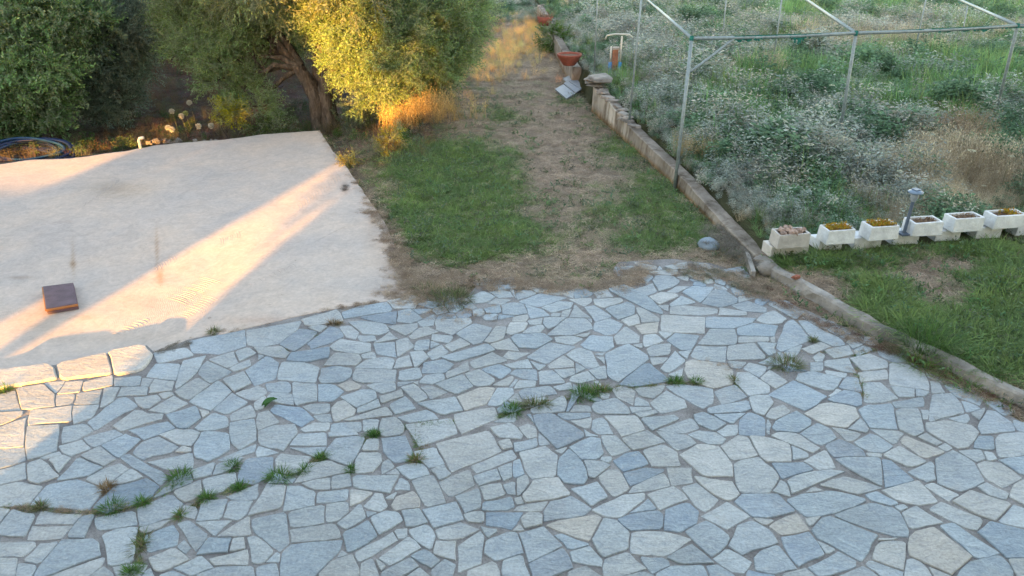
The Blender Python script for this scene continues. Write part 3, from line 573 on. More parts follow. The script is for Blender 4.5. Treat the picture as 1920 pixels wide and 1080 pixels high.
me = bpy.data.meshes.new('paving'); bm = bmesh.new()
bvs = [bm.verts.new((x, y, -0.0085)) for x, y in COURT]; bot = [bm.verts.new((x, y, -0.12)) for x, y in COURT]
bm.faces.new(bvs); k = len(COURT)
for i in range(k): bm.faces.new((bvs[i], bot[i], bot[(i + 1) % k], bvs[(i + 1) % k]))
bmesh.ops.recalc_face_normals(bm, faces=bm.faces); bmesh.ops.triangulate(bm, faces=[f for f in bm.faces if len(f.verts) > 4])
bm.to_mesh(me); bm.free(); me.materials.append(M_MORTAR)
paving = bpy.data.objects.new('paving', me); C.objects.link(paving)
tag(paving, 'grey blue crazy paving of irregular slate slabs with open joints', None, None, 'structure')
order = sorted(range(len(stones)), key=lambda i: (not stones[i][2], -shown(stones[i])))
rest = MB()
for rank, i in enumerate(order):
    r_, kd, kb = stones[i]
    if rank < 300:
        m_ = MB(); stone_mesh(m_, r_, kd, kb); m_.build('paving_stone', M_SLATE, paving)
    else: stone_mesh(rest, r_, kd, kb)
tag(rest.build('small_paving_stones', M_SLATE, paving), kind='stuff')
print('stones traced', n_traced, 'all', len(stones))
# ================================================================ terrain
WALL = [(3.02, 8.5), (2.9, 9.65), (2.64, 11.57), (2.12, 14.5), (1.76, 16.61), (1.46, 19.78), (1.24, 25.0), (1.03, 30.3), (0.4, 60.0), (0.4, 200)]
CURB = [(3.02, 8.5), (3.32, 7.85), (3.8, 6.74), (4.59, 5.48), (6.2, 3.1), (8.0, 1.0)]
def wall_x(y): return np.interp(y, [a[1] for a in WALL], [a[0] for a in WALL])
def curb_x(y):
    c = CURB[::-1]; return np.interp(y, [a[1] for a in c], [a[0] for a in c])
ROW0, ROW1 = P(1440, 478, .1), P(1920, 446, .1)      # line of the planter blocks
def row_y(x): return ROW0[1] + (x - ROW0[0]) * (ROW1[1] - ROW0[1]) / (ROW1[0] - ROW0[0])
def _n(x, y, s): return noise.noise(Vector((x * s, y * s, 3.3)))
far = [P(-260, 345), P(0, 308), P(60, 300), P(130, 298), P(200, 288), P(240, 283), P(290, 273), P(420, 262), P(500, 252), P(600, 245)]
right = [P(600, 245), P(618, 275), P(650, 315), P(690, 372), P(728, 430), P(752, 490), P(772, 535), P(778, 556)]
near = [P(-700, 900), P(0, 700), P(102, 689), P(203, 667), P(275, 652), P(292, 660), P(350, 640), P(460, 616), P(560, 592), P(640, 576), P(778, 556)]
SLAB_RING = near + [(a[0] + .04, a[1]) for a in right[::-1]] + [(a[0], a[1] + .04) for a in far[::-1]]
def terrain(x, y):
    z = -0.035
    z -= 0.45 * float(smooth(-1.5, -5.0, x) * smooth(12.0, 16.0, y)) * (1.0)
    if y > 8.5 and x > wall_x(y) + .21:
        z = 0.10 + 0.32 * float(smooth(9.5, 17, y)); z += 0.05 * _n(x, y, 0.6)
    elif 1.0 < y <= 8.5 and x > curb_x(y) + .15: z = 0.07 + 0.02 * _n(x, y, 0.8)
    if y > 8.5 and x > wall_x(y) + .21 and y < row_y(x): z = 0.07 + 0.02 * _n(x, y, .8)
    if inside((x, y), COURT): z = -0.06
    if x < -1:
        if inside((x, y), SLAB_RING): z = min(z, -0.2)
        elif any(inside((x + ax, y + ay), SLAB_RING) for ax, ay in ((-.17, 0), (-.12, -.12), (0, -.17), (-.17, .12))): z = min(z, -0.10)
    if y > 45: z += (y - 45) * 0.012
    return z
# how green (0 straw .. 1 lush) the mown grass is at a picture position; patches seen in the photograph
GREEN = [(840, 330, 130, 60, 1.0), (800, 290, 90, 35, .9), (880, 400, 120, 55, 1.0), (930, 440, 90, 40, .8), (870, 470, 90, 22, .7), (780, 420, 60, 40, .9), (1160, 280, 55, 22, 1.0), (1230, 360, 70, 45, .9),
         (1280, 420, 60, 35, .8), (1180, 450, 100, 20, .35), (1080, 190, 30, 12, .5), (945, 215, 40, 12, .6), (960, 300, 50, 40, .35), (1010, 450, 60, 25, .3), (1140, 400, 50, 40, .3), (1250, 440, 90, 25, .55),
         (1560, 490, 110, 35, .8), (1650, 560, 90, 50, .8), (1880, 560, 90, 110, 1.0), (1760, 460, 120, 25, .8), (1790, 640, 110, 60, .9), (1850, 690, 90, 50, 1.0), (1790, 535, 30, 15, .8), (1700, 600, 60, 40, .7), (1030, 80, 12, 10, .7), (1500, 490, 50, 20, .7)]
BROWN = [(1765, 540, 60, 36, .6), (1740, 590, 50, 18, .35), (1530, 545, 60, 25, .5), (1560, 580, 40, 15, .6), (1040, 300, 60, 60, .4)]
def to_px(x, y, z=0.0):
    dz = z - H_CAM; fz = y * math.cos(_p) - dz * math.sin(_p); up = y * math.sin(_p) + dz * math.cos(_p)
    return 960 + x / fz * FPX, 540 - up / fz * FPX
def green(x, y):
    if y < 2.8: return 0.8
    px, py = to_px(x, y)
    g = 0.10 if px < 1960 else 0.6
    for cx, cy, sx, sy, a in GREEN: g += a * math.exp(-1.1 * (((px - cx) / sx) ** 2 + ((py - cy) / sy) ** 2))
    for cx, cy, sx, sy, a in BROWN: g -= a * math.exp(-0.75 * (((px - cx) / sx) ** 2 + ((py - cy) / sy) ** 2))
    g += 0.32 * _n(x, y, 1.3) + 0.28 * _n(x, y, 4.0)
    return max(0.0, min(1.0, g))
xs = np.concatenate([np.linspace(-400, -40, 10), np.arange(-36, -12, 2.0), np.arange(-12, 12, .13), np.arange(12, 36, 1.5), np.linspace(40, 400, 10)])
ys = np.concatenate([[-60, -20, -8, -3, 0, 1.5], np.arange(2.5, 22, .13), np.arange(22, 60, 1.2), np.linspace(62, 600, 14)])
gv = []; gc = []
for y in ys:
    for x in xs:
        gv.append((x, y, terrain(float(x), float(y))))
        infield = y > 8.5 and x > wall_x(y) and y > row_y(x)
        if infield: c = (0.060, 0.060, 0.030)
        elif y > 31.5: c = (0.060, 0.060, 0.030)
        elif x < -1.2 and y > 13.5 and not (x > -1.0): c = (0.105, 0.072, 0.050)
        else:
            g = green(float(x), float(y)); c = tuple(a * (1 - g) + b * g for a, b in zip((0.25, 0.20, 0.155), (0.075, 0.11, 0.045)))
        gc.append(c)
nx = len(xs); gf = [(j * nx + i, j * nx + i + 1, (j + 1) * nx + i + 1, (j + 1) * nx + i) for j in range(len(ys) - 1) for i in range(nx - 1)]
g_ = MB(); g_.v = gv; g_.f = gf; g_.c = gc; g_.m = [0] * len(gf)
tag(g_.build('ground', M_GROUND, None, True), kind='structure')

# ================================================================ concrete slab
def slab_z(x, y):
    k = float(smooth(-3.0, -3.9, x) * smooth(10.5, 7.5, y)); return -0.006 - 0.085 * k + 0.012 * float(smooth(8, 11, y)) + 0.006 * _n(x, y, 0.7)
def along(line, n):
    d = [0]
    for a, b in zip(line[:-1], line[1:]): d.append(d[-1] + math.dist(a, b))
    t = np.linspace(0, d[-1], n); return np.stack([np.interp(t, d, [a[0] for a in line]), np.interp(t, d, [a[1] for a in line])], 1)
# ray-cast style grid: columns run from the near edge to the far edge
NC, NR = 300, 220
nearL = along(near, NC); farL = np.concatenate([along(far, int(NC * .62)), along(right, NC - int(NC * .62))])
STAIN = [(135, 480, 3, 30, (0.62, 0.45, 0.25), .5), (134, 487, 6, 6, (0.5, 0.33, 0.12), .6), (293, 460, 3, 32, (0.62, 0.42, 0.25), .6), (298, 508, 7, 14, (0.75, 0.45, 0.22), .6), (215, 355, 60, 16, (0.8, 0.7, 0.55), .5),
         (35, 510, 25, 3, (0.55, 0.48, 0.42), .6), (147, 288, 12, 6, (0.8, 0.6, 0.35), .6), (647, 352, 7, 8, (0.3, 0.26, 0.24), .9), (250, 555, 60, 14, (0.92, 0.86, 0.80), .5), (190, 620, 120, 14, (0.93, 0.88, 0.8), .4), (70, 590, 50, 30, (0.78, 0.70, 0.58), .5),
         (745, 500, 30, 45, (0.55, 0.46, 0.38), .55), (740, 545, 40, 10, (0.5, 0.42, 0.36), .6), (700, 420, 16, 50, (0.75, 0.68, 0.62), .5), (150, 580, 30, 6, (0.7, 0.62, 0.55), .5), (500, 600, 80, 8, (0.86, 0.76, 0.72), .6)]
sv = []; sc = []; sf = []
for j in range(NR):
    t = j / (NR - 1)
    for i in range(NC):
        x = nearL[i][0] * (1 - t) + farL[i][0] * t; y = nearL[i][1] * (1 - t) + farL[i][1] * t
        if t > .99:
            k_ = .014 if i < NC * .93 else .05; x += k_ * _n(i * .9, 1, .3) + .5 * k_ * _n(i, 5, .9); y += k_ * 2 * _n(i * .9, 9, .2) + .5 * k_ * _n(i * 3, 2, .7)
        if t == 0: y += 0.012 * _n(i, 1, .7)
        sv.append((x, y, slab_z(x, y) + 0.004 * _n(x, y, 3)))
        px, py = to_px(x, y, 0); c = np.array((0.555, 0.475, 0.42)) * (1 + .06 * _n(x, y, .5))
        for cx, cy, sx, sy, cc, a in STAIN:
            e = ((px - cx) / sx) ** 2 + ((py - cy) / sy) ** 2
            if e < 6: c = c * (1 - a * math.exp(-e) * (1 - np.array(cc) * .95))
        sc.append(tuple(c))
for j in range(NR - 1):
    for i in range(NC - 1): sf.append((j * NC + i, j * NC + i + 1, (j + 1) * NC + i + 1, (j + 1) * NC + i))
nb = len(sv)
loop = [(NR - 1) * NC + i for i in range(NC)]
for i in loop: v = sv[i]; sv.append((v[0], v[1] + 0.01, v[2] - 0.55)); sc.append((0.30, 0.27, 0.24))
for k in range(NC - 1): sf.append((loop[k], loop[k + 1], nb + k + 1, nb + k))
loop0 = list(range(NC)); nb = len(sv)
for i in loop0: v = sv[i]; sv.append((v[0], v[1], v[2] - 0.1)); sc.append((0.3, 0.27, .24))
for k in range(NC - 1): sf.append((nb + k, nb + k + 1, loop0[k + 1], loop0[k]))
m_ = MB(); m_.v = sv; m_.f = sf; m_.c = sc; m_.m = [0] * len(sf)
slab = m_.build('concrete_slab', M_CONC, None, True); tag(slab, 'pale poured concrete slab with brush marks and rust stains', None, None, 'structure')
# raised trowel strokes left in fans on the slab
m = MB(); rs_ = random.Random(3)
for (x0, y0, x1, y1, dx, dy, n_) in [(560, 395, 640, 335, -8, -16, 16), (412, 455, 452, 442, -4, -12, 9), (330, 560, 400, 520, 34, 12, 17), (345, 590, 400, 555, 30, 14, 12), (290, 500, 330, 480, 14, 16, 8), (470, 540, 560, 500, 10, 8, 10), (160, 390, 230, 340, 6, -14, 10), (430, 330, 500, 310, 14, -5, 9), (600, 455, 650, 430, 12, -6, 7), (60, 430, 140, 420, 20, 2, 7), (220, 620, 280, 590, 18, 5, 8)]:
    for k in range(n_):
        t = (k + rs_.uniform(-.2, .2)) / n_; px = x0 + (x1 - x0) * t; py = y0 + (y1 - y0) * t; s_ = rs_.uniform(.5, 1.25)
        pa, pb = P(px - dx * s_ / 2, py - dy * s_ / 2, -.05), P(px + dx * s_ / 2, py + dy * s_ / 2, -.05); pts = []
        for q in range(5):
            u = q / 4; xx = pa[0] + (pb[0] - pa[0]) * u; yy = pa[1] + (pb[1] - pa[1]) * u; bow = .012 * math.sin(math.pi * u); pts.append((xx + bow, yy + bow, slab_z(xx, yy) + .001 + .004 * noise.noise(Vector((xx * 3, yy * 3, 3.3)))))
        m.tube(pts, [.001, .003, .004, .003, .001], 5, (.53, .455, .41), False, 0, .8)
tag(m.build('trowel_marks', M_CONC, slab, True), kind='stuff')
# scored joint at the far left of the slab
a, b = P(5, 655), P(20, 500)

# ================================================================ garden wall
def wall_run(name, line, hts, th, label, cap_n, caps=True):
    """line runs on the lawn side, far end first"""
    root = empty(name, (line[0][0], line[0][1], 0)); o = Vector(root.location)
    L = along(line, 60); m = MB(); hh = np.interp(np.linspace(0, 1, 60), np.linspace(0, 1, len(hts)), hts)
    ring = []
    for i in range(60):
        t = Vector((L[min(i + 1, 59)][0] - L[max(i - 1, 0)][0], L[min(i + 1, 59)][1] - L[max(i - 1, 0)][1], 0)).normalized(); nr = Vector((-t.y, t.x, 0))
        if nr.x < 0: nr = -nr
        p_ = Vector((L[i][0], L[i][1], 0)); h = hh[i] + .012 * noise.noise(Vector((i * .5, 1, 2)))
        jit = lambda s: 0.011 * noise.noise(Vector((p_.x * 4, p_.y * 4, s * 3.1)))
        row = [p_ + Vector((0, 0, -.5))] + [p_ + nr * (0.02 * (k / 3) + jit(k)) + Vector((0, 0, h * k / 3)) for k in range(0, 4)] + [p_ + nr * (0.05 + jit(9)) + Vector((0, 0, h + .012)), p_ + nr * (th - .04) + Vector((0, 0, h + .01 + jit(7))), p_ + nr * th + Vector((0, 0, h - .02)), p_ + nr * th + Vector((0, 0, -.5))]
        ring.append([q - o for q in row])
    n = len(ring[0]); vs_ = [q for r_ in ring for q in r_]
    fs = [(i * n + k, (i + 1) * n + k, (i + 1) * n + k + 1, i * n + k + 1) for i in range(59) for k in range(n - 1)]
    fs += [tuple(range(n)), tuple(59 * n + k for k in range(n - 1, -1, -1))]
    # colour: white face, brown earthy top
    k0 = len(m.v); m.add(vs_, fs)
    m.c = []
    for r_ in ring:
        for k, q in enumerate(r_):
            tt = noise.noise(Vector((q.x * 2, q.y * 2, q.z * 3)))
            if k >= 5: c = Vector((0.25, 0.22, 0.195)) * (1 + .5 * tt)
            elif k <= 1: c = Vector((0.34, 0.23, 0.13)) * (1 + .5 * tt)
            else: wt = min(1, max(0, (q.y + 2.6 + tt) / 1.2)) if line[0][1] < 18 else .2; c = (Vector((0.62, 0.58, 0.53)) * wt + Vector((.36, .32, .285)) * (1 - wt)) * (1 + .3 * tt)
            m.c.append(tuple(c))
    m.build('wall_body', M_WASH, root, False)
    if caps:
        for k in range(cap_n):
            t = ((k + .5) / cap_n) ** 1.0 * .34; i = int(t * 59); p_ = Vector((L[i][0], L[i][1], hh[i])) - o
            q = MB(); q.box((0, 0, 0), (th * random.uniform(.4, .95), random.uniform(.12, .34), random.uniform(.03, .06)), random.uniform(-.9, .9), tuple(Vector((.25, .225, .20)) * random.uniform(.7, 1.3)), .8, .015)
            c = q.build('coping_stone', M_ROCK, root); c.location = p_ + Vector((th * .5 + random.uniform(-.04, .06), random.uniform(-.05, .05), .02)); c.rotation_euler = (random.uniform(-.15, .15), random.uniform(-.15, .15), 0)
            bevel(c, .012)
    tag(root, label, 'wall'); return root
wall_run('garden_wall', [(1.76, 16.55), (2.12, 14.5), (2.64, 11.57), (2.9, 9.65), (3.06, 8.5)], [.50, .44, .30, .24, .20, .16, .10, .08], .24, 'low stained whitewashed retaining wall running along the lawn from the slate court', 15)
wall_run('garden_wall', [(0.98, 31.5), (1.24, 25.0), (1.40, 21.0), (1.50, 19.2)], [.55, .5, .45, .42], .25, 'distant whitewashed wall carrying the terracotta bowl, beyond the gap', 8)
# flat stones stacked on the near wall's end
e = empty('flat_stone_stack', (1.85, 16.62, .50)); tag(e, 'loose flat stones piled on the end of the whitewashed wall', 'stones')
for k in range(7):
    q = MB(); q.box((0, 0, 0), (random.uniform(.3, .62), random.uniform(.25, .42), .05), random.uniform(-.5, .5), tuple(Vector((.27, .25, .225)) * random.uniform(.7, 1.2)), .9, .02)
    c = q.build('flat_stone', M_ROCK, e); c.location = (random.uniform(-.05, .25), random.uniform(-.2, .3), .03 + .05 * k * (1 if k < 3 else .6)); bevel(c, .012)

# low curb between court and the right lawn
root = empty('curb_wall', (3.02, 8.5, 0)); o = Vector(root.location); L = along(CURB, 90); m = MB(); rows = []
for i in range(90):
    t = Vector((L[min(i + 1, 89)][0] - L[max(i - 1, 0)][0], L[min(i + 1, 89)][1] - L[max(i - 1, 0)][1], 0)).normalized(); nr = Vector((-t.y, t.x, 0))
    if nr.x < 0: nr = -nr
    p_ = Vector((L[i][0], L[i][1], 0)); h = .10 + .012 * noise.noise(Vector((i * .3, 0, 0))); rr_ = (1 - i / 20) * .03 if i < 20 else 0
    j = lambda s: (0.022 + rr_) * noise.noise(Vector((i * .45, s * 2.1, 5)))
    w = .135
    row = [p_ + Vector((0, 0, -.2)), p_ + nr * j(1), p_ + nr * (.015 + j(2)) + Vector((0, 0, h * .8)), p_ + nr * (.04 + j(3)) + Vector((0, 0, h)), p_ + nr * (w - .03) + Vector((0, 0, h + .01 + j(4))), p_ + nr * w + Vector((0, 0, h - .02)), p_ + nr * w + Vector((0, 0, -.2))]
    rows.append([q - o for q in row])
n = 7; m.add([q for r_ in rows for q in r_], [(i * n + k, (i + 1) * n + k, (i + 1) * n + k + 1, i * n + k + 1) for i in range(89) for k in range(n - 1)] + [tuple(range(n)), tuple(89 * n + k for k in range(n - 1, -1, -1))], (.25, .22, .19))
m.c = [tuple(Vector((.30, .28, .26)) * (1 + .8 * noise.noise(Vector((q.x * 3, q.y * 3, 1))))) for r_ in rows for q in r_]
m.build('curb_body', M_ROCK, root, False)
tag(root, 'low rough concrete curb between the slate court and right lawn', 'curb')
for (px, py, s_, hz) in [(1434, 500, .20, .10)]:
    x, y = P(px, py, .08); q = MB(); n_ = 10
    q.lathe([(0.001, -hz * .9), (s_ * .5, -hz * .7), (s_ * .56, 0), (s_ * .48, hz * .45), (s_ * .3, hz * .62), (0.001, hz * .66)], n_)
    q.v = [tuple(Vector(a) * (1 + .55 * noise.noise(Vector(a) * 7 + Vector((px, 0, 0))))) for a in q.v]; cc = Vector((.30, .275, .25)) * random.uniform(.7, 1.1); q.c = [tuple(cc)] * len(q.v)
    c = q.build('curb_stone', M_ROCK, root, True); c.location = Vector((x, y, .05)) - o; c.rotation_euler = (random.uniform(-.2, .2), random.uniform(-.2, .2), random.uniform(0, 3))
# a broken channel edge beside the wall end
q = MB(); a = P(1395, 450, .1); b = P(1412, 512, .05)
q.box(((a[0] + b[0]) / 2, (a[1] + b[1]) / 2, .02), (.05, math.dist(a, b), .10), math.atan2(-(b[0] - a[0]), b[1] - a[1]), (.33, .31, .29), 1, .01)
tag(q.build('edging_board', M_ROCK), 'narrow grey edging strip at the near end of the whitewashed wall', 'edging')

# ================================================================ white planter blocks
d_row = Vector((ROW1[0] - ROW0[0], ROW1[1] - ROW0[1], 0)).normalized(); ang = math.atan2(d_row.y, d_row.x); n_row = Vector((-d_row.y, d_row.x, 0))
def hollow(mb, w, dp, h, wall_, col, taper=.94, depth=.12):
    o_ = [(-w / 2, 0), (w / 2, 0), (w / 2, dp), (-w / 2, dp)]; vs_ = []
    sh = lambda p_, k, z: ((p_[0]) * k, dp / 2 + (p_[1] - dp / 2) * k, z)
    vs_ += [sh(p_, 1, 0) for p_ in o_] + [sh(p_, taper, h) for p_ in o_]
    ki = lambda p_, z: ((p_[0] - math.copysign(wall_, p_[0])) * taper, wall_ if p_[1] == 0 else dp - wall_, z)
    vs_ += [ki(p_, h) for p_ in o_] + [ki(p_, h - depth) for p_ in o_]
    fs = [(0, 3, 2, 1), (8 + 4, 8 + 5, 8 + 6, 8 + 7)]
    for i in range(4):
        j = (i + 1) % 4; fs += [(i, j, 4 + j, 4 + i), (4 + i, 4 + j, 8 + j, 8 + i), (8 + i, 8 + j, 12 + j, 12 + i)]
    vs_ = [tuple(Vector(v) + Vector((random.uniform(-.005, .005), random.uniform(-.005, .005), random.uniform(-.005, .005)))) for v in vs_]
    mb.add(vs_, fs, col)
def place_row(px, py, z):
    x, y = P(px, py, z); return Vector((x, y, z))
W_ = (.74, .755, .77)
top = [(1455, 1519, 466, 'rubble', (.52, .49, .46), 'weathered unpainted planter block filled with pinkish rubble, at the left end of the row'),
       (1546, 1604, 458, 'yellow', W_, 'white planter block with orange yellow succulent, second from the left end'),
       (1626, 1686, 451, 'yellow', W_, 'white planter block with yellow succulent, just left of the solar lamp'),
       (1706, 1769, 443, 'dry', W_, 'white planter block with bare dry soil, just right of the solar lamp'),
       (1782, 1845, 435, 'dry', W_, 'white planter block of dry soil between the lamp block and the last block'),
       (1858, 1925, 429, 'half', W_, 'white planter block cut by the right photo edge with one yellow clump')]
for (x0, x1, py, fill, col, lab) in top:
    a = place_row(x0, py, .25); b = place_row(x1, py, .25); w = (b - a).length; c0 = (a + b) / 2
    e = empty('planter_block', c0, ang); m = MB(); hollow(m, w, .24, .185, .032, col, .955)
    bk = m.build('block', M_BLOCK, e); bevel(bk, .008)
    m = MB(); m.box((0, .12, .14), (w - .09, .17, .03), 0, (1, 1, 1), 1, .006); m.build('soil', M_SOIL, e)
    if fill == 'rubble':
        for k in range(26):
            m = MB(); s_ = random.uniform(.04, .075); m.box((0, 0, 0), (s_, s_ * .8, s_ * .6), random.uniform(0, 3), tuple(Vector((.40, .29, .24)) * random.uniform(.7, 1.25)), .75, .008)
            c = m.build('rubble_stone', M_ROCK, e); c.location = (random.uniform(-w * .4, w * .4), random.uniform(.03, .22), .18 + random.uniform(0, .04)); c.rotation_euler = (random.uniform(-.5, .5), random.uniform(-.5, .5), 0)
    else:
        m = MB(); cnt = {'yellow': 420, 'half': 200, 'dry': 90}[fill]
        for k in range(cnt):
            x = random.uniform(-w * .40, w * .42) if fill != 'half' else random.gauss(w * .12, .05); y = random.uniform(.03, .22); z = .155 + random.uniform(0, .05 if fill != 'dry' else .02)
            cc = random.choice([(.42, .30, .02), (.50, .24, .02), (.30, .27, .04), (.36, .20, .03)]) if fill != 'dry' else (.28, .19, .12)
            s_ = random.uniform(.010, .022); d1 = Vector((random.uniform(-1, 1), random.uniform(-1, 1), random.uniform(.2, 1))).normalized() * s_ * 1.6; d2 = Vector((random.uniform(-1, 1), random.uniform(-1, 1), 0)).normalized() * s_ * .5
            p_ = Vector((x, y, z)); m.add([p_ - d2, p_ + d2, p_ + d2 * .6 + d1, p_ - d2 * .6 + d1], [(0, 1, 2, 3)], cc)
        tag(m.build('succulent' if fill != 'dry' else 'dry_stalks', M_PLANT, e), kind='stuff')
    tag(e, lab, 'planter', 'planter blocks along the right lawn')
base = [(1440, 1517, 487, (.60, .57, .53), 'greyish base block under the rubble planter at the row end'), (1530, 1578, 476, W_, 'white base block low in the grass under the second planter'), (1596, 1652, 470, W_, 'white base block between second and third planters'), (1668, 1722, 464, W_, 'white base block directly under the solar lamp post'),
        (1748, 1800, 457, W_, 'white base block bridging the two bare soil planters'), (1824, 1877, 450, W_, 'white base block bridging the last two planters'), (1900, 1955, 444, W_, 'white base block at the right photo edge')]
for (x0, x1, py, col, lab) in base:
    a = place_row(x0, py, .05); b = place_row(x1, py, .05); w = (b - a).length
    m = MB(); m.box((0, .12, .06), (w, .24, .25), 0, col, .985, .006); c = m.build('concrete_block', M_BLOCK, None); c.location = (a + b) / 2; c.rotation_euler = (0, 0, ang); bevel(c, .008)
    tag(c, lab, 'concrete block', 'base blocks under the planters')

# solar garden lamp
a = place_row(1699, 442, .25); e = empty('solar_lamp', a + n_row * .05); m = MB()
SL = (.11, .14, .19)
m.box((0, 0, .012), (.13, .13, .024), ang, SL); m.tube([(0, 0, .02), (0.012, 0, .46)], .021, 10, SL); m.build('post', M_PLASTIC, e, False)
m = MB(); m.lathe([(.028, .45), (.045, .50), (.05, .54), (.03, .56)], 14, (0.012, 0, 0), (.30, .34, .40)); m.build('lamp_globe', M_PLASTIC, e, True)
m = MB(); m.lathe([(.03, .55), (.09, .563), (.093, .578), (.05, .60), (.001, .605)], 16, (0.014, 0, 0), (.20, .27, .37)); m.build('lamp_cap', M_PLASTIC, e, True)
m = MB(); m.box((0.014, 0, .608), (.085, .085, .01), .4, (.08, .12, .2)); m.build('solar_panel', M_PLASTIC, e)
tag(e, 'slate blue solar garden lamp with round cap standing among the white blocks', 'lamp')

# ================================================================ pipe frame
HT = 2.25
posts = [  # top px, base px, base z
    ((1297, 72), (1265, 352), -.02, .028), ((1605, 62), (1570, 282), .25, .026), ((1908, 48), (1862, 236), .3, .026),
    ((1203, -6), (1177, 250), .1, .020), ((1121, -20), (1114, 140), .35, .018), ((1467, -12), (1446, 150), .38, .019), ((1738, -8), (1709, 125), .4, .019), ((1362, -4), (1352, 100), .4, .017), ((1590, 75), (1585, 120), .4, .016), ((1815, 8), (1800, 90), .4, .016)]
fr = empty('pipe_pergola', (P(1265, 352, -.02)[0], P(1265, 352, -.02)[1], 0)); o = Vector(fr.location)
tops = []
for k, (tp, bp, bz, r_) in enumerate(posts):
    bx, by = P(bp[0], bp[1], bz); b = Vector((bx, by, bz - .15))
    if k < 3: t = Vector((*P(tp[0], tp[1], HT), HT))
    else: t = Y3(tp[0], tp[1], by); t = b + (t - b) * (1.25 if k not in (8, 9) else 1)
    if k == 0: b = Vector((2.66, 11.52, -.1)); b.x, b.y = P(1265, 352, -.02)
    tops.append(t); m = MB(); m.tube([b - o, t - o], r_, 9); m.build('post', M_GALV, fr, True)
def bar(a, b, r_=.027, nm='rail', mt=None):
    m = MB(); n_ = 6; pts = [a.lerp(b, i / n_) - Vector((0, 0, .015 * math.sin(math.pi * i / n_))) - o for i in range(n_ + 1)]; m.tube(pts, r_, 9); return m.build(nm, mt or M_GALV, fr, True)
A, B_, C_ = tops[0], tops[1], tops[2]
D_ = C_ + (C_ - B_) * 1.0
bar(A, B_); bar(B_, C_); bar(C_, D_)
def back(p0, px, py):                 # rail running back from the corner through a picture point at rail height
    q = Vector((*P(px, py, HT), HT)); return q + (q - p0) * 1.6
for p0, px, py in ((A, 1216, 0), (B_, 1512, -2), (C_, 1808, 2)): bar(p0, back(p0, px, py), .027)
bar(A.lerp(B_, .26), Vector((A.x - .0, A.y, 1.72)).lerp(Vector((A.x, A.y, 1.72)), 1) + Vector((-.03, -.01, 0)), .022, 'brace')
for p_ in (A, B_, C_):
    m = MB(); m.lathe([(.03, -.035), (.034, 0), (.03, .035)], 10, p_ - o, (.05, .2, .2)); m.build('clamp', M_NET, fr)
# torn netting caught on the rails
def net(a, b, w, n_, seed):
    m = MB(); rs = random.Random(seed)
    for i in range(n_):
        t = i / n_; p_ = a.lerp(b, t) - o; d = w * (0.4 + 1.1 * abs(noise.noise(Vector((t * 9, seed, 0))))) + .01; q = a.lerp(b, t + 1.2 / n_) - o
        off = Vector((0, rs.uniform(-.03, .03), 0)); m.add([p_ + Vector((0, -.02, .02)), q + Vector((0, -.02, .02)), q + off - Vector((0, .0, d)), p_ + off * .5 - Vector((0, 0, d * rs.uniform(.6, 1.1)))], [(0, 1, 2, 3)])
    m.build('torn_net', M_NET, fr)
net(A.lerp(B_, .25), A.lerp(B_, .72), .08, 40, 1); net(A.lerp(B_, .72), B_.lerp(C_, .4), .02, 40, 9); net(A.lerp(B_, .60), A.lerp(B_, .68), .16, 8, 2); net(B_.lerp(C_, .45), C_, .07, 40, 3); net(C_, D_, .09, 30, 4)
for p0, px, py, s_ in ((A, 1216, 0, 5), (C_, 1808, 2, 6)): q = Vector((*P(px, py, HT), HT)); net(q.lerp(p0, .25), q + (q - p0) * .3, .08, 30, s_)
tag(fr, 'galvanised pipe pergola frame with torn green netting standing over the weeds', 'pipe frame')

# ================================================================ tap post, bowl, tiles, cover, hose ...
x, y = P(1152, 140, .4); e = empty('water_standpipe', (x, y, .35))
m = MB(); m.box((0, .05, .32), (.13, .13, .64), .1, (.34, .15, .09), .95, .008); m.box((0, .05, .66), (.17, .17, .05), .1, (.35, .31, .27)); m.build('brick_post', M_ROCK, e)
for dx, h0, c2 in ((-.13, .72, (.05, .22, .50)), (.11, .95, (.05, .25, .55))):
    m = MB(); m.tube([(dx, -.08, -.1), (dx, -.08, .36)], .042, 10, c2); m.build('blue_pipe_wrap', M_PLASTIC, e, True)
    m = MB(); m.tube([(dx, -.08, .36), (dx, -.08, h0)], .022, 8, (.55, .52, .45)); m.build('pipe', M_PLASTIC, e, True)
m = MB(); m.tube([(-.28, -.08, .88), (-.24, -.08, .97), (-.05, -.08, 1.0), (.28, -.08, .99), (.36, -.08, .92)], .022, 8, (.50, .50, .44)); m.build('valve_arm', M_PLASTIC, e, True)
tag(e, 'water standpipe with blue wrapped pipes and red brick post in the weeds', 'standpipe')

x, y = P(1067, 118, .55); e = empty('terracotta_bowl', (x, y, .50))
m = MB(); m.lathe([(.001, 0), (.15, 0), (.17, .03), (.29, .20), (.31, .24), (.31, .27), (.27, .27), (.26, .22), (.001, .21)], 26); m.build('bowl', M_TERRA, e, True)
m = MB(); m.lathe([(.265, .225), (.001, .245)], 20, (0, 0, 0), (1, 1, 1)); m.build('soil', M_SOIL, e)
tag(e, 'wide red terracotta bowl on the near end of the distant wall', 'flower bowl')
x, y = P(1022, 45, .7); e = empty('terracotta_pot', (x, y, .66)); m = MB(); m.lathe([(.001, 0), (.17, 0), (.26, .26), (.24, .27), (.2, .2), (.001, .2)], 18); m.build('pot', M_TERRA, e, True)
m = MB()
for k in range(60):
    p_ = Vector((random.uniform(-.2, .2), random.uniform(-.2, .2), .22)); d = Vector((random.uniform(-.3, .3), random.uniform(-.3, .3), random.uniform(.1, .3))); m.add([p_, p_ + Vector((.02, 0, 0)), p_ + d], [(0, 1, 2)], (.22, .15, .10))
m.build('dead_plant', M_PLANT, e); tag(e, 'small terracotta pot with dead plant at the far end of the distant wall', 'flower pot')

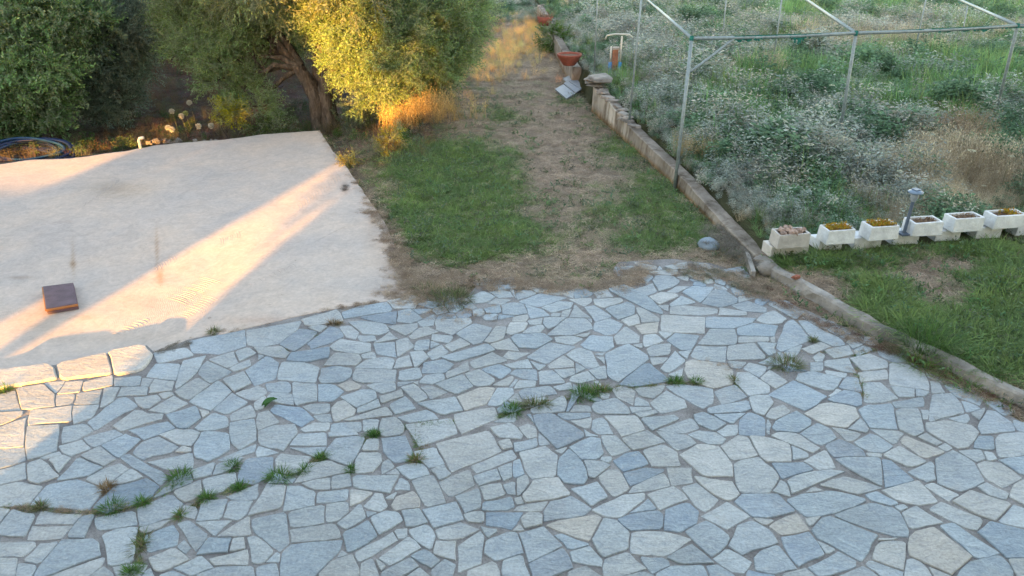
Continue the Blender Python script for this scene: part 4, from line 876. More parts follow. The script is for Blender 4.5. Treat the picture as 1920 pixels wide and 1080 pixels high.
# broken grey tiles leaning in the gap
e = empty('broken_tiles', (*P(1068, 172), 0)); o2 = Vector((*P(1068, 172), 0))
def tile(q, zz, c):
    pts = [Vector((*P(*a), 0)) - o2 for a in q]; m = MB(); n_ = len(pts)
    zt = lambda v: zz + .10 * max(0, v.y) * .6
    m.add([(v.x, v.y, zt(v)) for v in pts] + [(v.x, v.y, zt(v) + .035) for v in pts], [tuple(range(n_)), tuple(range(2 * n_ - 1, n_ - 1, -1))] + [(i, n_ + i, n_ + (i + 1) % n_, (i + 1) % n_) for i in range(n_)], c)
    m.build('tile_piece', M_PLAIN, e)
tile([(1041, 170), (1056, 163), (1078, 178), (1062, 187)], .0, (.30, .33, .365)); tile([(1057, 162), (1066, 158), (1090, 170), (1079, 177)], .01, (.28, .31, .35)); tile([(1056, 155), (1073, 149), (1080, 156), (1062, 161)], .02, (.31, .335, .36)); tile([(1067, 160), (1081, 157), (1092, 167), (1089, 171), (1080, 167)], .03, (.27, .30, .34))
tag(e, 'broken pale grey tiles lying in the gap of the garden wall', 'tiles')

# brown metal cover on the slab
cs_ = [(80, 536), (137, 529), (145, 568), (86, 578)]
e = empty('hatch_cover', (*P(112, 553), -.09)); pts = [Vector((*P(*a, -.01), 0)) for a in cs_]; oc = Vector(e.location)
m = MB(); vs_ = [(v.x - oc.x, v.y - oc.y, 0) for v in pts] + [(v.x - oc.x, v.y - oc.y, .075) for v in pts]
m.add(vs_, [(3, 2, 1, 0), (4, 5, 6, 7)] + [(i, (i + 1) % 4, 4 + (i + 1) % 4, 4 + i) for i in range(4)][::1], (.12, .085, .09)); cv = m.build('cover_plate', m_simple('rusty_brown_paint', (.115, .075, .095), .55, .4, 7, .5, .006), e); bevel(cv, .006)
m = MB()
for i in (2, 3):
    a = Vector(vs_[4 + i]); b = Vector(vs_[4 + (i + 1) % 4]); m.tube([a + Vector((0, 0, -.02)), b + Vector((0, 0, -.02))], .016, 6, (.36, .15, .05))
m.build('rust_edge', M_PLAIN, e); tag(e, 'square dark brown metal hatch cover with rusty rim on the slab', 'hatch cover')

# hose coil behind the slab
e = empty('hose_coil', (-9.1, 13.5, -.34))
for k in range(9):
    R_ = .85 - .07 * (k % 3) + random.uniform(-.04, .04); m = MB(); cx, cz = random.uniform(-.12, .12), .05 + .028 * k
    pts = [(cx + R_ * math.cos(a), .05 * math.sin(3 * a + k) + R_ * .42 * math.sin(a) + random.uniform(-.01, .01), cz + .22 * max(0, math.sin(a)) + .03 * math.sin(2 * a + k)) for a in np.linspace(0, 2 * math.pi, 40)]
    m.tube(pts, .026, 8, (.008, .018, .065) if k % 4 else (.01, .04, .10), False); m.build('hose_loop', M_PLASTIC, e, True)
tag(e, 'coils of dark blue irrigation hose behind the left end of the slab', 'hose')

# bent white pipe stub
x, y = P(261, 280); e = MB(); e.tube([(0, 0, -.1), (0, 0, .16), (.02, 0, .20), (.10, 0, .215)], .028, 10, (.66, .60, .50)); c = e.build('pipe_stub', M_PLASTIC, None, True); c.location = (x, y + .06, -.01)
tag(c, 'short bent cream pipe stub at the far edge of the slab', 'pipe')
# fallen green leaf on the paving
x, y = P(506, 758); m = MB()
for s_, rz in ((1, 1.25), (1, .75)):
    L_ = .15; ax = Vector((math.cos(rz), math.sin(rz), 0)); sd_ = Vector((-ax.y, ax.x, 0))
    for i in range(6):
        t0, t1 = i / 6, (i + 1) / 6; w0, w1 = (.036 * math.sin(math.pi * t) ** .7 if 0 < t < 1 else 0 for t in (t0, t1))
        p0 = ax * (t0 - .5) * L_ + Vector((0, 0, .018 + .02 * math.sin(math.pi * t0))); p1 = ax * (t1 - .5) * L_ + Vector((0, 0, .018 + .02 * math.sin(math.pi * t1)))
        m.add([p0, p1, p1 + sd_ * w1 + Vector((0, 0, .012)), p0 + sd_ * w0 + Vector((0, 0, .012))], [(0, 1, 2, 3)], (.06, .16, .04)); m.add([p0, p1, p1 - sd_ * w1 + Vector((0, 0, .012)), p0 - sd_ * w0 + Vector((0, 0, .012))], [(0, 3, 2, 1)], (.05, .14, .035))
c = m.build('fallen_leaf', M_PLANT); c.location = (x, y, 0); tag(c, 'broad green fallen leaf lying flat on the slate slabs', 'leaf')
# grey stone at the lawn corner
x, y = P(1330, 460); m = MB(); m.lathe([(.001, -.05), (.13, -.03), (.15, .02), (.11, .06), (.001, .075)], 12, (0, 0, 0), (.24, .29, .34)); m.v = [tuple(Vector((a[0], a[1], a[2])) * (1 + .2 * noise.noise(Vector(a) * 9))) for a in m.v]
c = m.build('loose_stone', M_ROCK, None, True); c.location = (x, y, 0); c.rotation_euler = (.1, -.1, .3); tag(c, 'loose blue grey flat stone at the near corner of the lawn', 'stone')
x, y = P(1493, 522, .1); m = MB(); m.box((0, 0, 0), (.09, .07, .05), .5, (.30, .12, .08), .8, .012); c = m.build('brick_fragment', M_ROCK, None); c.location = (x, y, .12); bevel(c, .008); tag(c, 'small broken orange brick fragment beside the curb start', 'brick fragment')
# rubble heap beyond the slab edge
e = empty('rubble_heap', (*P(330, 268), -.2)); oc = Vector(e.location)
for k in range(60):
    px = random.uniform(270, 410); x, y = P(px, random.uniform(258, 268) - (px - 330) * .02); s_ = random.uniform(.05, .14); m = MB(); m.box((0, 0, 0), (s_, s_ * .8, s_ * .45), random.uniform(0, 3), tuple(Vector((.21, .19, .17)) * random.uniform(.6, 1.2)), .75, s_ * .12)
    c = m.build('rubble_stone', M_ROCK, e); c.location = Vector((x, y + .15, random.uniform(-.22, -.05))) - oc; c.rotation_euler = (random.uniform(-.5, .5), random.uniform(-.5, .5), 0)
tag(e, 'heap of grey rubble just beyond the far edge of the slab', 'rubble')

# ================================================================ buildings and trees behind the viewpoint that cast the evening shade
def house(name, x0, x1, y0, y1, h, lab, cat='house', roof=True):
    e = empty(name, ((x0 + x1) / 2, (y0 + y1) / 2, 0)); cx, cy = (x0 + x1) / 2, (y0 + y1) / 2
    m = MB(); m.box((0, 0, h / 2 - .1), (x1 - x0, y1 - y0, h + .2)); m.build('wall', M_HOUSE, e)
    if roof:
        m = MB(); m.box((0, 0, h + .10), (x1 - x0 + .06, y1 - y0 + .06, .18), 0, (.5, .45, .4)); m.build('roof', M_HOUSE, e)
        gl = m_simple('window_glass', (.03, .04, .05), .1, .1); 
        for fz in np.arange(1.5, h - 1, 3.0):
            for fx in np.arange(x0 + 2, x1 - 1, 3.2):
                m = MB(); m.box((fx - cx, (y1 - y0) / 2 + .02, fz), (1.1, .05, 1.2), 0, (.75, .75, .72)); w_ = m.build('window', M_PLAIN, e); m = MB(); m.box((fx - cx, (y1 - y0) / 2 + .05, fz), (.9, .02, 1.0)); m.build('pane', gl, w_)
    tag(e, lab, cat); return e
house('house', -5.12, 26, -11, -.75, 9.5, 'rendered two storey house behind the balcony viewpoint')
m = MB(); m.box((0, -.2, 2.42), (6, 1.1, .16)); tag(m.build('balcony', M_HOUSE), 'concrete balcony under the viewpoint', 'balcony')
house('house', -40, -14.9, -12, -3.2, 9.5, 'neighbouring house left of the viewpoint beyond the sunny gap')
# ================================================================ plant pieces (small meshes used by the instanced stuff)
def blade(mb, base, d, L_, w, col, bend=.5, seg=3):
    d = Vector(d).normalized(); side = d.cross(Vector((0, 0, 1)))
    if side.length < .05: side = Vector((1, 0, 0))
    side.normalize(); p_ = Vector(base); k = len(mb.v); vs_ = []; fs = []
    for i in range(seg + 1):
        t = i / seg; ww = w * (1 - t) ** .7 if i < seg else 0
        if i < seg: vs_ += [p_ - side * ww / 2, p_ + side * ww / 2]
        else: vs_ += [p_]
        d = (d + Vector((0, 0, -bend / seg))).normalized(); p_ = p_ + d * (L_ / seg)
        if i < seg - 1: fs.append((2 * i, 2 * i + 1, 2 * i + 3, 2 * i + 2))
        elif i == seg - 1: fs.append((2 * i, 2 * i + 1, 2 * i + 2))
    mb.add(vs_, fs, col)
def leafq(mb, p_, d, L_, w, col, nrm=None):
    d = Vector(d).normalized(); s_ = d.cross(nrm or Vector((random.uniform(-1, 1), random.uniform(-1, 1), random.uniform(.2, 1))))
    if s_.length < .05: s_ = Vector((1, 0, 0))
    s_.normalize(); p_ = Vector(p_)
    mb.add([p_, p_ + d * L_ * .45 + s_ * w / 2, p_ + d * L_, p_ + d * L_ * .45 - s_ * w / 2], [(0, 1, 2, 3)], col)
def rv(a, b): return random.uniform(a, b)
def rdir(up=.3): return Vector((rv(-1, 1), rv(-1, 1), rv(-.2, 1) + up)).normalized()
def cvar(v=.2): k = rv(1 - v, 1 + v); return (k * rv(.94, 1.06), k, k * rv(.9, 1.1))
def grass_tuft(nb, L0, L1, spread, w, up, bend=.9):
    m = MB()
    for _ in range(nb):
        a = rv(0, 6.283); r_ = spread * math.sqrt(random.random()); d = Vector((math.cos(a) * (1 - up) + rv(-.3, .3), math.sin(a) * (1 - up) + rv(-.3, .3), up + rv(0, .4)))
        blade(m, (r_ * math.cos(a) * .6, r_ * math.sin(a) * .6, 0), d, rv(L0, L1), w * rv(.7, 1.3), cvar(.3), bend, 2 if L1 < .2 else 3)
    return m
GT = [grass_tuft(34, .05, .13, .09, .006, .45).mesh('grass_tuft', M_GRASS) for _ in range(4)]
TH = []
for _ in range(4):      # flat lying straw
    m = MB()
    for _k in range(46):
        a = rv(0, 6.283); p_ = Vector((rv(-.1, .1), rv(-.1, .1), rv(.0, .025))); blade(m, p_, (math.cos(a), math.sin(a), rv(.0, .35)), rv(.05, .14), .005, cvar(.35), .45, 2)
    TH.append(m.mesh('straw_tuft', M_GRASS))
BW = []
for _ in range(3):      # small broad weeds in the lawn
    m = MB()
    for _k in range(5):
        st = Vector((rv(-.05, .05), rv(-.05, .05), 0)); d = rdir(.5); L_ = rv(.06, .14)
        for t in np.linspace(.2, 1, 6): leafq(m, st + d * L_ * t, rdir(.1), rv(.025, .05), rv(.010, .018), cvar(.25))
    BW.append(m.mesh('lawn_weed', M_HERB))
LG = [grass_tuft(40, .28, .66, .17, .014, .66, 1.0).mesh('long_grass', M_GRASS) for _ in range(4)]
def herb(nst, H0, H1, ll, lw, spread=.15, droop=.0, dens=26, berries=False):
    m = MB()
    for _ in range(nst):
        b0 = Vector((rv(-spread, spread), rv(-spread, spread), 0)); d = Vector((rv(-.45, .45), rv(-.45, .45), 1)).normalized(); H_ = rv(H0, H1)
        blade(m, b0, d, H_, .008, (.8, .8, .75), .1, 2)
        for k in range(dens):
            t = rv(.18, 1.0); an = rv(0, 6.283); br = rv(0, .10) * (1.2 - t * .6); p_ = b0 + d * H_ * t + Vector((math.cos(an), math.sin(an), rv(-.2, .5))) * br
            leafq(m, p_, (math.cos(an), math.sin(an), rv(-.3 - droop, .8 - droop)), ll * rv(.6, 1.2), lw * rv(.7, 1.2), cvar(.25))
    return m
SH = [herb(8, .26, .60, .070, .017, .15, .1, 30).mesh('silver_herb', M_HERB) for _ in range(5)]
DH = [herb(7, .22, .52, .075, .030, .16, 0, 24).mesh('green_herb', M_HERB) for _ in range(3)]
OAT = []
for _ in range(3):
    m = MB()
    for _k in range(26):
        b0 = Vector((rv(-.16, .16), rv(-.16, .16), 0)); d = Vector((rv(-.45, .45), rv(-.45, .45), 1)).normalized(); H_ = rv(.35, .70); blade(m, b0, d, H_, .006, (1, .9, .8), .5, 3)
        for q in range(9):
            p_ = b0 + d * H_ * rv(.6, .95) + Vector((rv(-.07, .07), rv(-.07, .07), rv(-.09, .03))); leafq(m, p_, (rv(-.4, .4), rv(-.4, .4), -1), rv(.02, .04), rv(.006, .012), cvar(.25))
    OAT.append(m.mesh('dry_oat', M_GRASS))
UMB = []
for _ in range(2):
    m = MB(); H_ = rv(.6, .75); blade(m, (0, 0, 0), (rv(-.15, .15), rv(-.15, .15), 1), H_, .008, (.10, .15, .06), .1, 2)
    for k in range(60):
        a = rv(0, 6.283); r_ = .05 * math.sqrt(random.random()); leafq(m, (r_ * math.cos(a), r_ * math.sin(a), H_ - r_ * .3), rdir(.6), .012, .010, (.62, .62, .50))
    UMB.append(m.mesh('umbel', M_HERB))
def spray(L_, nleaf, ll, lw, droop=.5):
    """an olive twig with paired narrow leaves, along +X, hanging a little"""
    m = MB(); pts = []
    for b in range(4):
        d = Vector((1, rv(-.6, .6), rv(-.4, .5))).normalized(); p_ = Vector((0, rv(-.03, .03), rv(-.03, .03))); step = L_ / 8
        prev = p_
        for i in range(9):
            if i:
                d = (d + Vector((rv(-.12, .12), rv(-.12, .12), rv(-.12, .12) - droop / 9))).normalized(); p2 = p_ + d * step
                s_ = d.cross(Vector((0, 0, 1))).normalized() * .0025; m.add([p_ - s_, p_ + s_, p2 + s_, p2 - s_], [(0, 1, 2, 3)], (.7, .55, .4)); p_ = p2
            for q in range(max(1, nleaf // 36)):
                dd = (d * .8 + Vector((rv(-1, 1), rv(-1, 1), rv(-.8, 1)))).normalized(); leafq(m, p_ + d * rv(0, step), dd, ll * rv(.7, 1.15), lw * rv(.8, 1.2), cvar(.28))
    return m
SP = [spray(.34, 72, .062, .014).mesh('olive_spray', M_OLIVE) for _ in range(5)]
SPB = [spray(.36, 72, .075, .026, .8).mesh('almond_spray', M_OLIVE) for _ in range(4)]

def rot_to(d, roll):
    q = Vector(d).to_track_quat('X', 'Z'); e = (q @ Euler((roll, 0, 0)).to_quaternion()).to_euler(); return (e.x, e.y, e.z)
def crown(name, clumps, meshes, tint, dens, parent, seed, scale=1.0):
    """clumps: (center Vector, radius). Sprays fill uneven, gappy lobes and point outwards and a bit down."""
    rs = random.Random(seed); pos = []; rot = []; scl = []; idx = []; tn = []
    org = Vector(parent.location) if parent else Vector((0, 0, 0))
    for ci, (c, r_) in enumerate(clumps):
        n_ = int(dens * r_ ** 2.3); made = 0; tries = 0; tv = rs.uniform(.75, 1.25)
        while made < n_ and tries < n_ * 8:
            tries += 1
            v = Vector((rs.gauss(0, 1), rs.gauss(0, 1), rs.gauss(0, 1))).normalized(); rad = r_ * (rs.random() ** .38) * (1 + .38 * noise.noise(v * 1.7 + Vector((seed, ci * 3.1, 0))) + .22 * noise.noise(v * 4.5 + Vector((0, seed, ci))))
            p_ = c + Vector((v.x, v.y, v.z * .85)) * rad
            if noise.noise(p_ * 2.3 + Vector((seed, 0, 0))) < -.08 and rs.random() < .9: continue      # holes
            if p_.z < -.30: continue
            d = (v + Vector((rs.uniform(-.5, .5), rs.uniform(-.5, .5), rs.uniform(-.2, .6)))).normalized()
            pos.append(tuple(p_ - org)); rot.append(rot_to(d, rs.uniform(-3, 3))); scl.append(rs.uniform(.65, 1.2) * scale); idx.append(rs.randrange(len(meshes)))
            k = tv * (1 + .25 * noise.noise(p_ * 1.3)) * rs.uniform(.85, 1.15); tn.append((tint[0] * k * rs.uniform(.9, 1.1), tint[1] * k, tint[2] * k * rs.uniform(.9, 1.15))); made += 1
    return tag(scatter(name, meshes, pos, rot, scl, idx, tn, parent), kind='stuff')
def limbs(name, parent, base, targets, r0, seed):
    """branches from a base point to the lobes of the crown, one mesh"""
    rs = random.Random(seed); m = MB(); o = Vector(parent.location)
    for t in targets:
        b = Vector(base); n_ = 7; pts = []; mid = b.lerp(t, .5) + Vector((rs.uniform(-.3, .3), rs.uniform(-.3, .3), rs.uniform(.0, .5)))
        for i in range(n_):
            s_ = i / (n_ - 1); q = b.lerp(mid, s_).lerp(mid.lerp(t, s_), s_); pts.append(q + Vector((rs.uniform(-.05, .05), rs.uniform(-.05, .05), rs.uniform(-.05, .05))) * (1 if 0 < i else 0) - o)
        m.tube(pts, [r0 * (1 - .85 * i / (n_ - 1)) * rs.uniform(.9, 1.1) for i in range(n_)], 7, None, False, .25)
        for q in pts[3:]:
            for _ in range(2): d = rdir(.1) * rs.uniform(.3, .7) * min(1, r0 * 14); m.tube([q, q + d * .5 + Vector((0, 0, -.03)), q + d], [r0 * .22, r0 * .14, r0 * .06], 4, None, False)
    return m.build(name, M_BARK, parent, True)

# ---- main olive tree
def K(l): return [(Y3(a[0], a[1], a[2]), a[3]) for a in l]
tb = Vector((*P(610, 246, -.40), -.42))
olive = empty('olive_tree', tb)
m = MB()
for pts, rad in (([(-.14, 0, -.3), (-.12, 0, .3), (-.13, .05, .75), (-.32, .1, 1.15), (-.62, .25, 1.55), (-1.05, .4, 1.95)], [.25, .19, .17, .15, .13, .10]),
                 ([(.12, .05, -.3), (.10, .05, .3), (.06, .08, .8), (.16, .1, 1.2), (.5, .1, 1.7), (.95, .2, 2.1)], [.24, .18, .17, .15, .12, .09]),
                 ([(0, .15, .5), (-.1, .3, 1.1), (-.05, .5, 1.8), (.1, .6, 2.6)], [.15, .14, .12, .08]),
                 ([(-.02, -.05, -.3), (0, -.02, .2), (-.03, 0, .6)], [.20, .12, .08])):
    # refine the path
    q = []
    for i in range(len(pts) - 1):
        for s_ in (0, .33, .66): q.append(Vector(pts[i]).lerp(Vector(pts[i + 1]), s_))
    q.append(Vector(pts[-1])); rr_ = np.interp(np.linspace(0, len(rad) - 1, len(q)), range(len(rad)), rad)
    m.tube(q, list(rr_), 12, None, True, .45)
m.build('trunk', M_BARK, olive, True)
cl_lit = K([(650, 50, 15.6, .6), (720, 45, 16.0, .75), (575, 15, 16.0, .5), (700, 110, 15.3, .55), (695, 165, 15.1, .33), (655, 120, 15.4, .35), (745, 100, 15.6, .5), (610, 35, 15.6, .42), (560, 5, 15.8, .35), (640, 90, 15.3, .35), (680, 20, 15.6, .55), (720, 185, 15.1, .2), (668, 195, 15.1, .15), (740, 150, 15.4, .3)])
cl_r = K([(800, 40, 17.0, 1.0), (835, 95, 17.2, .62), (800, 120, 16.6, .6), (855, 50, 17.6, .6), (760, 30, 16.8, .9), (825, 140, 17.0, .3), (770, 150, 16.4, .4), (850, 10, 18, .8)])
cl_l = K([(410, 15, 17.4, 1.0), (450, 55, 16.6, .75), (375, 80, 16.5, .55), (425, 120, 16.0, .45), (500, 40, 17.4, .8), (455, 165, 16.0, .35), (485, 195, 15.9, .26), (410, 150, 15.9, .3), (352, 30, 17.2, .55), (465, 105, 16.6, .38), (540, 50, 17, .55), (330, 60, 17, .35), (500, 215, 15.7, .2)])
cl_t = [(Vector((tb.x + a, tb.y + b, c)), r_) for a, b, c, r_ in [(-2.0, .6, 3.2, 1.3), (-.2, .4, 3.6, 1.4), (1.3, .3, 3.5, 1.2), (-.8, -1.0, 3.0, 1.0), (1.0, -1.0, 3.1, .9), (.2, 1.8, 3.0, 1.2)]]
limbs('branches', olive, tb + Vector((-.4, .15, 1.4)), [c for c, r_ in cl_l[:8]] + [cl_t[0][0]], .085, 1)
limbs('branches', olive, tb + Vector((.35, .1, 1.5)), [c for c, r_ in cl_lit[:5] + cl_r[:5]] + [c for c, r_ in cl_t[1:4]], .085, 2)
crown('crown', cl_lit + cl_r + cl_l, SP, (.235, .36, .13), 950, olive, 11)
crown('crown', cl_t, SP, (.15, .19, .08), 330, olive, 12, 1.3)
tag(olive, 'large olive tree with a double trunk at the slab corner, golden sunlit crown', 'olive tree')

def bush_tree(name, base, clumps, meshes, tint, dens, seed, lab, cat, scale=1.0, extra=()):
    e = empty(name, base); cl = K(clumps) + [(Vector(base) + Vector(a[:3]), a[3]) for a in extra]
    m = MB(); q = [Vector((0, 0, -.3)), Vector((.05, 0, .5)), Vector((-.05, .05, 1.1)), Vector((.1, .1, 1.8))]; m.tube(q, [.2, .15, .13, .09], 10, None, True, .4); m.build('trunk', M_BARK, e, True)
    limbs('branches', e, Vector(base) + Vector((0, 0, 1.2)), [c for c, r_ in cl[:8]], .07, seed)
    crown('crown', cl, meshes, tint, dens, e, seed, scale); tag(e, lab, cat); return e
bush_tree('olive_tree', (-9.6, 18.6, -.45), [(190, 40, 17.5, .9), (235, 25, 18, .75), (160, 100, 16.8, .7), (210, 110, 17.2, .65), (245, 90, 17.6, .45), (185, 180, 16.6, .45), (225, 185, 16.8, .38), (150, 165, 16.8, .45), (170, 30, 19, 1.1), (220, 60, 17, .55), (200, 220, 16.6, .25), (255, 130, 17.4, .28)], SP, (.185, .27, .20), 900, 21, 'dark grey green olive tree left of the brown clearing', 'olive tree', 1.05, [(0, .5, 3.2, 1.5), (-1, 0, 3.0, 1.2)])
bush_tree('almond_tree', (-11.2, 16.5, -.45), [(40, 60, 15.6, .8), (90, 40, 15.8, .7), (20, 150, 15.0, .6), (80, 120, 15.3, .55), (95, 185, 15.2, .4), (30, 220, 14.9, .35), (110, 90, 15.8, .45), (60, 10, 16.5, .9), (0, 90, 15.4, .6), (60, 175, 15.1, .35), (-40, 100, 15.5, 1.1), (75, 235, 15.0, .35), (-30, 200, 15, .7), (130, 30, 16.2, .7)], SPB, (.175, .30, .11), 620, 22, 'bright green bushy tree at the far left behind the slab', 'tree', 1.0, [(0, .5, 3.2, 1.5), (1, .6, 3.0, 1.2)])
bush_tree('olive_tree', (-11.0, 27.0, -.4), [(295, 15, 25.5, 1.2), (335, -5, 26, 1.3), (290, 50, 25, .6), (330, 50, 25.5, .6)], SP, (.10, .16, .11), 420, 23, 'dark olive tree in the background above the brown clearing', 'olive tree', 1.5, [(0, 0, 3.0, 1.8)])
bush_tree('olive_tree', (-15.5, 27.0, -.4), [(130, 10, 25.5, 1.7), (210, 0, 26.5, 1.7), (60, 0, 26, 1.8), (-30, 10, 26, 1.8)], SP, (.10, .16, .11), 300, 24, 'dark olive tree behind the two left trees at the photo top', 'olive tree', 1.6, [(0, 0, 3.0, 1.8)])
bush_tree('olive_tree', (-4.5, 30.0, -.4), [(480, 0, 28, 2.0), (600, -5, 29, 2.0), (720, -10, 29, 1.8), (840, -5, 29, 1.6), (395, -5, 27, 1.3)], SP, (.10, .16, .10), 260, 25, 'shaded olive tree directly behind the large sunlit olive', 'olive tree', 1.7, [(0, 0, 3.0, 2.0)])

# ---- low bushes and dry plants along the olive
def bush(name, clumps, meshes, tint, dens, seed, lab, cat, scale=.7):
    cl = K(clumps); b = cl[0][0]; e = empty(name, (b.x, b.y, terrain(b.x, b.y))); 
    if hasattr(clumps, '__len__'): limbs('stems', e, Vector((b.x, b.y, terrain(b.x, b.y))), [c for c, r_ in cl], .010, seed)
    crown('foliage', cl, meshes, tint, dens, e, seed, scale); tag(e, lab, cat); return e
bush('leafy_sprout', [(430, 207, 15.3, .20), (445, 212, 15.3, .15), (414, 208, 15.3, .14)], SPB, (.50, .50, .04), 1900, 31, 'small leafy sprout tinted sunlit yellow beneath the olive canopy', 'shrub', .6)  # the sunlit yellow is put into the leaf tint
bush('shrub', [(520, 240, 15.0, .18), (490, 238, 15.1, .2), (540, 240, 15, .12)], SPB, (.10, .16, .04), 1300, 32, 'low green shrub growing at the slab edge left of trunk', 'shrub', .6)
bush('shrub', [(670, 218, 15.8, .26), (700, 212, 16, .28), (650, 228, 15.7, .18)], SP, (.10, .14, .07), 900, 33, 'grey green shrub under the lit crown right of the trunk', 'shrub', .8)
bush('shrub', [(730, 262, 13.4, .13), (722, 275, 13.2, .10), (740, 250, 13.6, .10)], SPB, (.42, .38, .05), 2300, 34, 'thin yellow green sprig at the far left corner of the lawn', 'shrub', .5)
bush('shrub', [(655, 303, 12.75, .13), (668, 308, 12.7, .08)], SPB, (.48, .40, .08), 2600, 35, 'small pale yellow plant touching the right slab edge', 'shrub', .5)
bush('shrub', [(1040, 75, 24.0, .4)], SPB, (.10, .20, .03), 900, 36, 'small green bush at the foot of the distant wall', 'shrub', .8)
bush('shrub', [(1500, 395, 9.9, .34), (1535, 398, 9.9, .26), (1475, 402, 9.8, .24)], [SH[0], SH[1]], (.34, .40, .35), 220, 37, 'silvery grey feathery shrub directly behind the leftmost planter blocks', 'shrub', .42)

def put_oats(name, px, py, n_, spread, tint, lab, cat, scale=1.0, ht=0.0):
    x, y = P(px, py, ht); e = empty(name, (x, y, terrain(x, y))); rs = random.Random(px); pos = []; rot = []; scl = []; idx = []; tn = []
    for _ in range(n_):
        dx, dy = rs.gauss(0, spread), rs.gauss(0, spread * .7); pos.append((dx, dy, terrain(x + dx, y + dy) - e.location.z)); rot.append((rs.uniform(-.25, .25), rs.uniform(-.25, .25), rs.uniform(0, 6.3))); scl.append(rs.uniform(.7, 1.15) * scale); idx.append(rs.randrange(3)); k = rs.uniform(.8, 1.2); tn.append(tuple(a * k for a in tint))
    tag(scatter('stalks', OAT, pos, rot, scl, idx, tn, e), kind='stuff'); tag(e, lab, cat); return e
put_oats('dry_grass_clump', 800, 225, 34, .42, (.62, .46, .20), 'golden sunlit dry grass clump at the foot of the olive crown', 'dry grass', 1.15)
put_oats('dry_shrub', 1790, 270, 26, .38, (.30, .235, .165), 'brown dried shrub standing in the weeds between second and third frame posts', 'dry shrub', 1.15, .3)
put_oats('dry_grass_clump', 1290, 300, 6, .14, (.46, .36, .20), 'small straw coloured tuft beside the front frame post', 'dry grass', .7, .15)

# ---- allium seed heads
for k, (px, py, Yv) in enumerate([(322, 209, 16.2), (355, 193, 16.8), (348, 213, 16.0), (340, 218, 15.9), (315, 240, 15.0), (322, 243, 14.95), (372, 237, 15.2), (396, 236, 15.2)]):
    c = Y3(px, py, Yv); g0 = terrain(c.x, Yv); e = empty('allium', (c.x + .05, Yv, g0)); r_ = .062; m = MB(); hz = c.z - g0
    for _ in range(170): d = rdir(.1) if random.random() < .7 else Vector((rv(-1, 1), rv(-1, 1), rv(-1, 1))).normalized(); leafq(m, Vector((-.05, 0, hz)) + d * r_ * .5, d, r_ * .6, .024, (.62, .60, .50) if k != 2 else (.30, .36, .16))
    m.lathe([(.001, -r_ * .8), (r_ * .7, -r_ * .3), (r_ * .75, r_ * .3), (.001, r_ * .8)], 10, (-.05, 0, hz), (.58, .55, .46) if k != 2 else (.26, .32, .14)); m.build('flower_head', M_PLANT, e)
    m = MB(); m.tube([(0, 0, 0), (-.01, 0, hz * .5), (-.05, 0, hz - r_ * .5)], .004, 5, (.16, .15, .09)); m.build('stem', M_PLANT, e)
    places = ['far left of the group', 'topmost of the group, nearest the background', 'greenish, just below the topmost', 'small, directly left of the greenish one', 'left one of the touching pair by the slab', 'right one of the touching pair by the slab', 'third from the right by the slab edge', 'rightmost, nearest the olive']
    places[6] = 'between the touching pair and the rightmost'
    tag(e, 'white round allium seed head, ' + places[k], 'flower', 'allium seed heads beyond the slab')

# ================================================================ ground cover
def accept(x, y):
    if inside((x, y), COURT): return False
    return True
SLABPOLY = [tuple(a) for a in nearL[::6]] + [tuple(a) for a in farL[::-6]]
def lawn_scatter(n_, meshes, name, region, tintf, sc, thr=None, seed=1):
    rs = random.Random(seed); pos = []; rot = []; scl = []; idx = []; tn = []
    x0, x1, y0, y1 = region; t = 0
    while t < n_:
        t += 1; x, y = rs.uniform(x0, x1), rs.uniform(y0, y1)
        if y > 8.5 and x > wall_x(y) - .02 and y > row_y(x) - .05: continue
        if 1 < y <= 8.5 and curb_x(y) - .03 < x < curb_x(y) + .16: continue
        if inside((x, y), COURT): continue
        if x < -1 and inside((x, y), SLABPOLY): continue
        g = green(x, y); r_ = thr(x, y, g, rs) if thr else True
        if not r_: continue
        pos.append((x, y, terrain(x, y) - .005)); rot.append((rs.uniform(-.2, .2), rs.uniform(-.2, .2), rs.uniform(0, 6.3))); scl.append(sc(x, y, g) * rs.uniform(.75, 1.25)); idx.append(rs.randrange(len(meshes))); c = tintf(x, y, g, rs); tn.append(c)
    return tag(scatter(name, meshes, pos, rot, scl, idx, tn), kind='stuff')
def g_tint(x, y, g, rs):
    k = rs.uniform(.8, 1.2); h = .5 + .5 * _n(x, y, 2.5)
    return (k * (.12 + .09 * h), k * (.215 + .08 * h), k * .078)
def s_tint(x, y, g, rs):
    k = rs.uniform(.7, 1.3); return (k * .46, k * (.36 + .04 * g), k * .27)
green_thr = lambda x, y, g, rs: rs.random() < g * .95
far_thr = lambda x, y, g, rs: rs.random() < (.22 + g * .3)
lawn_scatter(26000, GT, 'lawn_grass', (-4.2, 3.2, 7.6, 20), g_tint, lambda x, y, g: .6 + .65 * g, green_thr, 1)
lawn_scatter(17000, GT, 'lawn_grass', (2.9, 8.5, 4.5, 9.6), g_tint, lambda x, y, g: .65 + .75 * g, green_thr, 2)
lawn_scatter(22000, TH, 'dry_thatch', (-4.2, 3.2, 7.5, 24), s_tint, lambda x, y, g: 1.0, lambda x, y, g, rs: rs.random() > g * .62, 3)
lawn_scatter(8000, TH, 'dry_thatch', (2.9, 8.5, 4.5, 9.6), s_tint, lambda x, y, g: 1.0, lambda x, y, g, rs: rs.random() > g * .62, 4)
lawn_scatter(6000, TH, 'dry_thatch', (-3.2, 1.6, 20, 33), s_tint, lambda x, y, g: 1.7, None, 5)
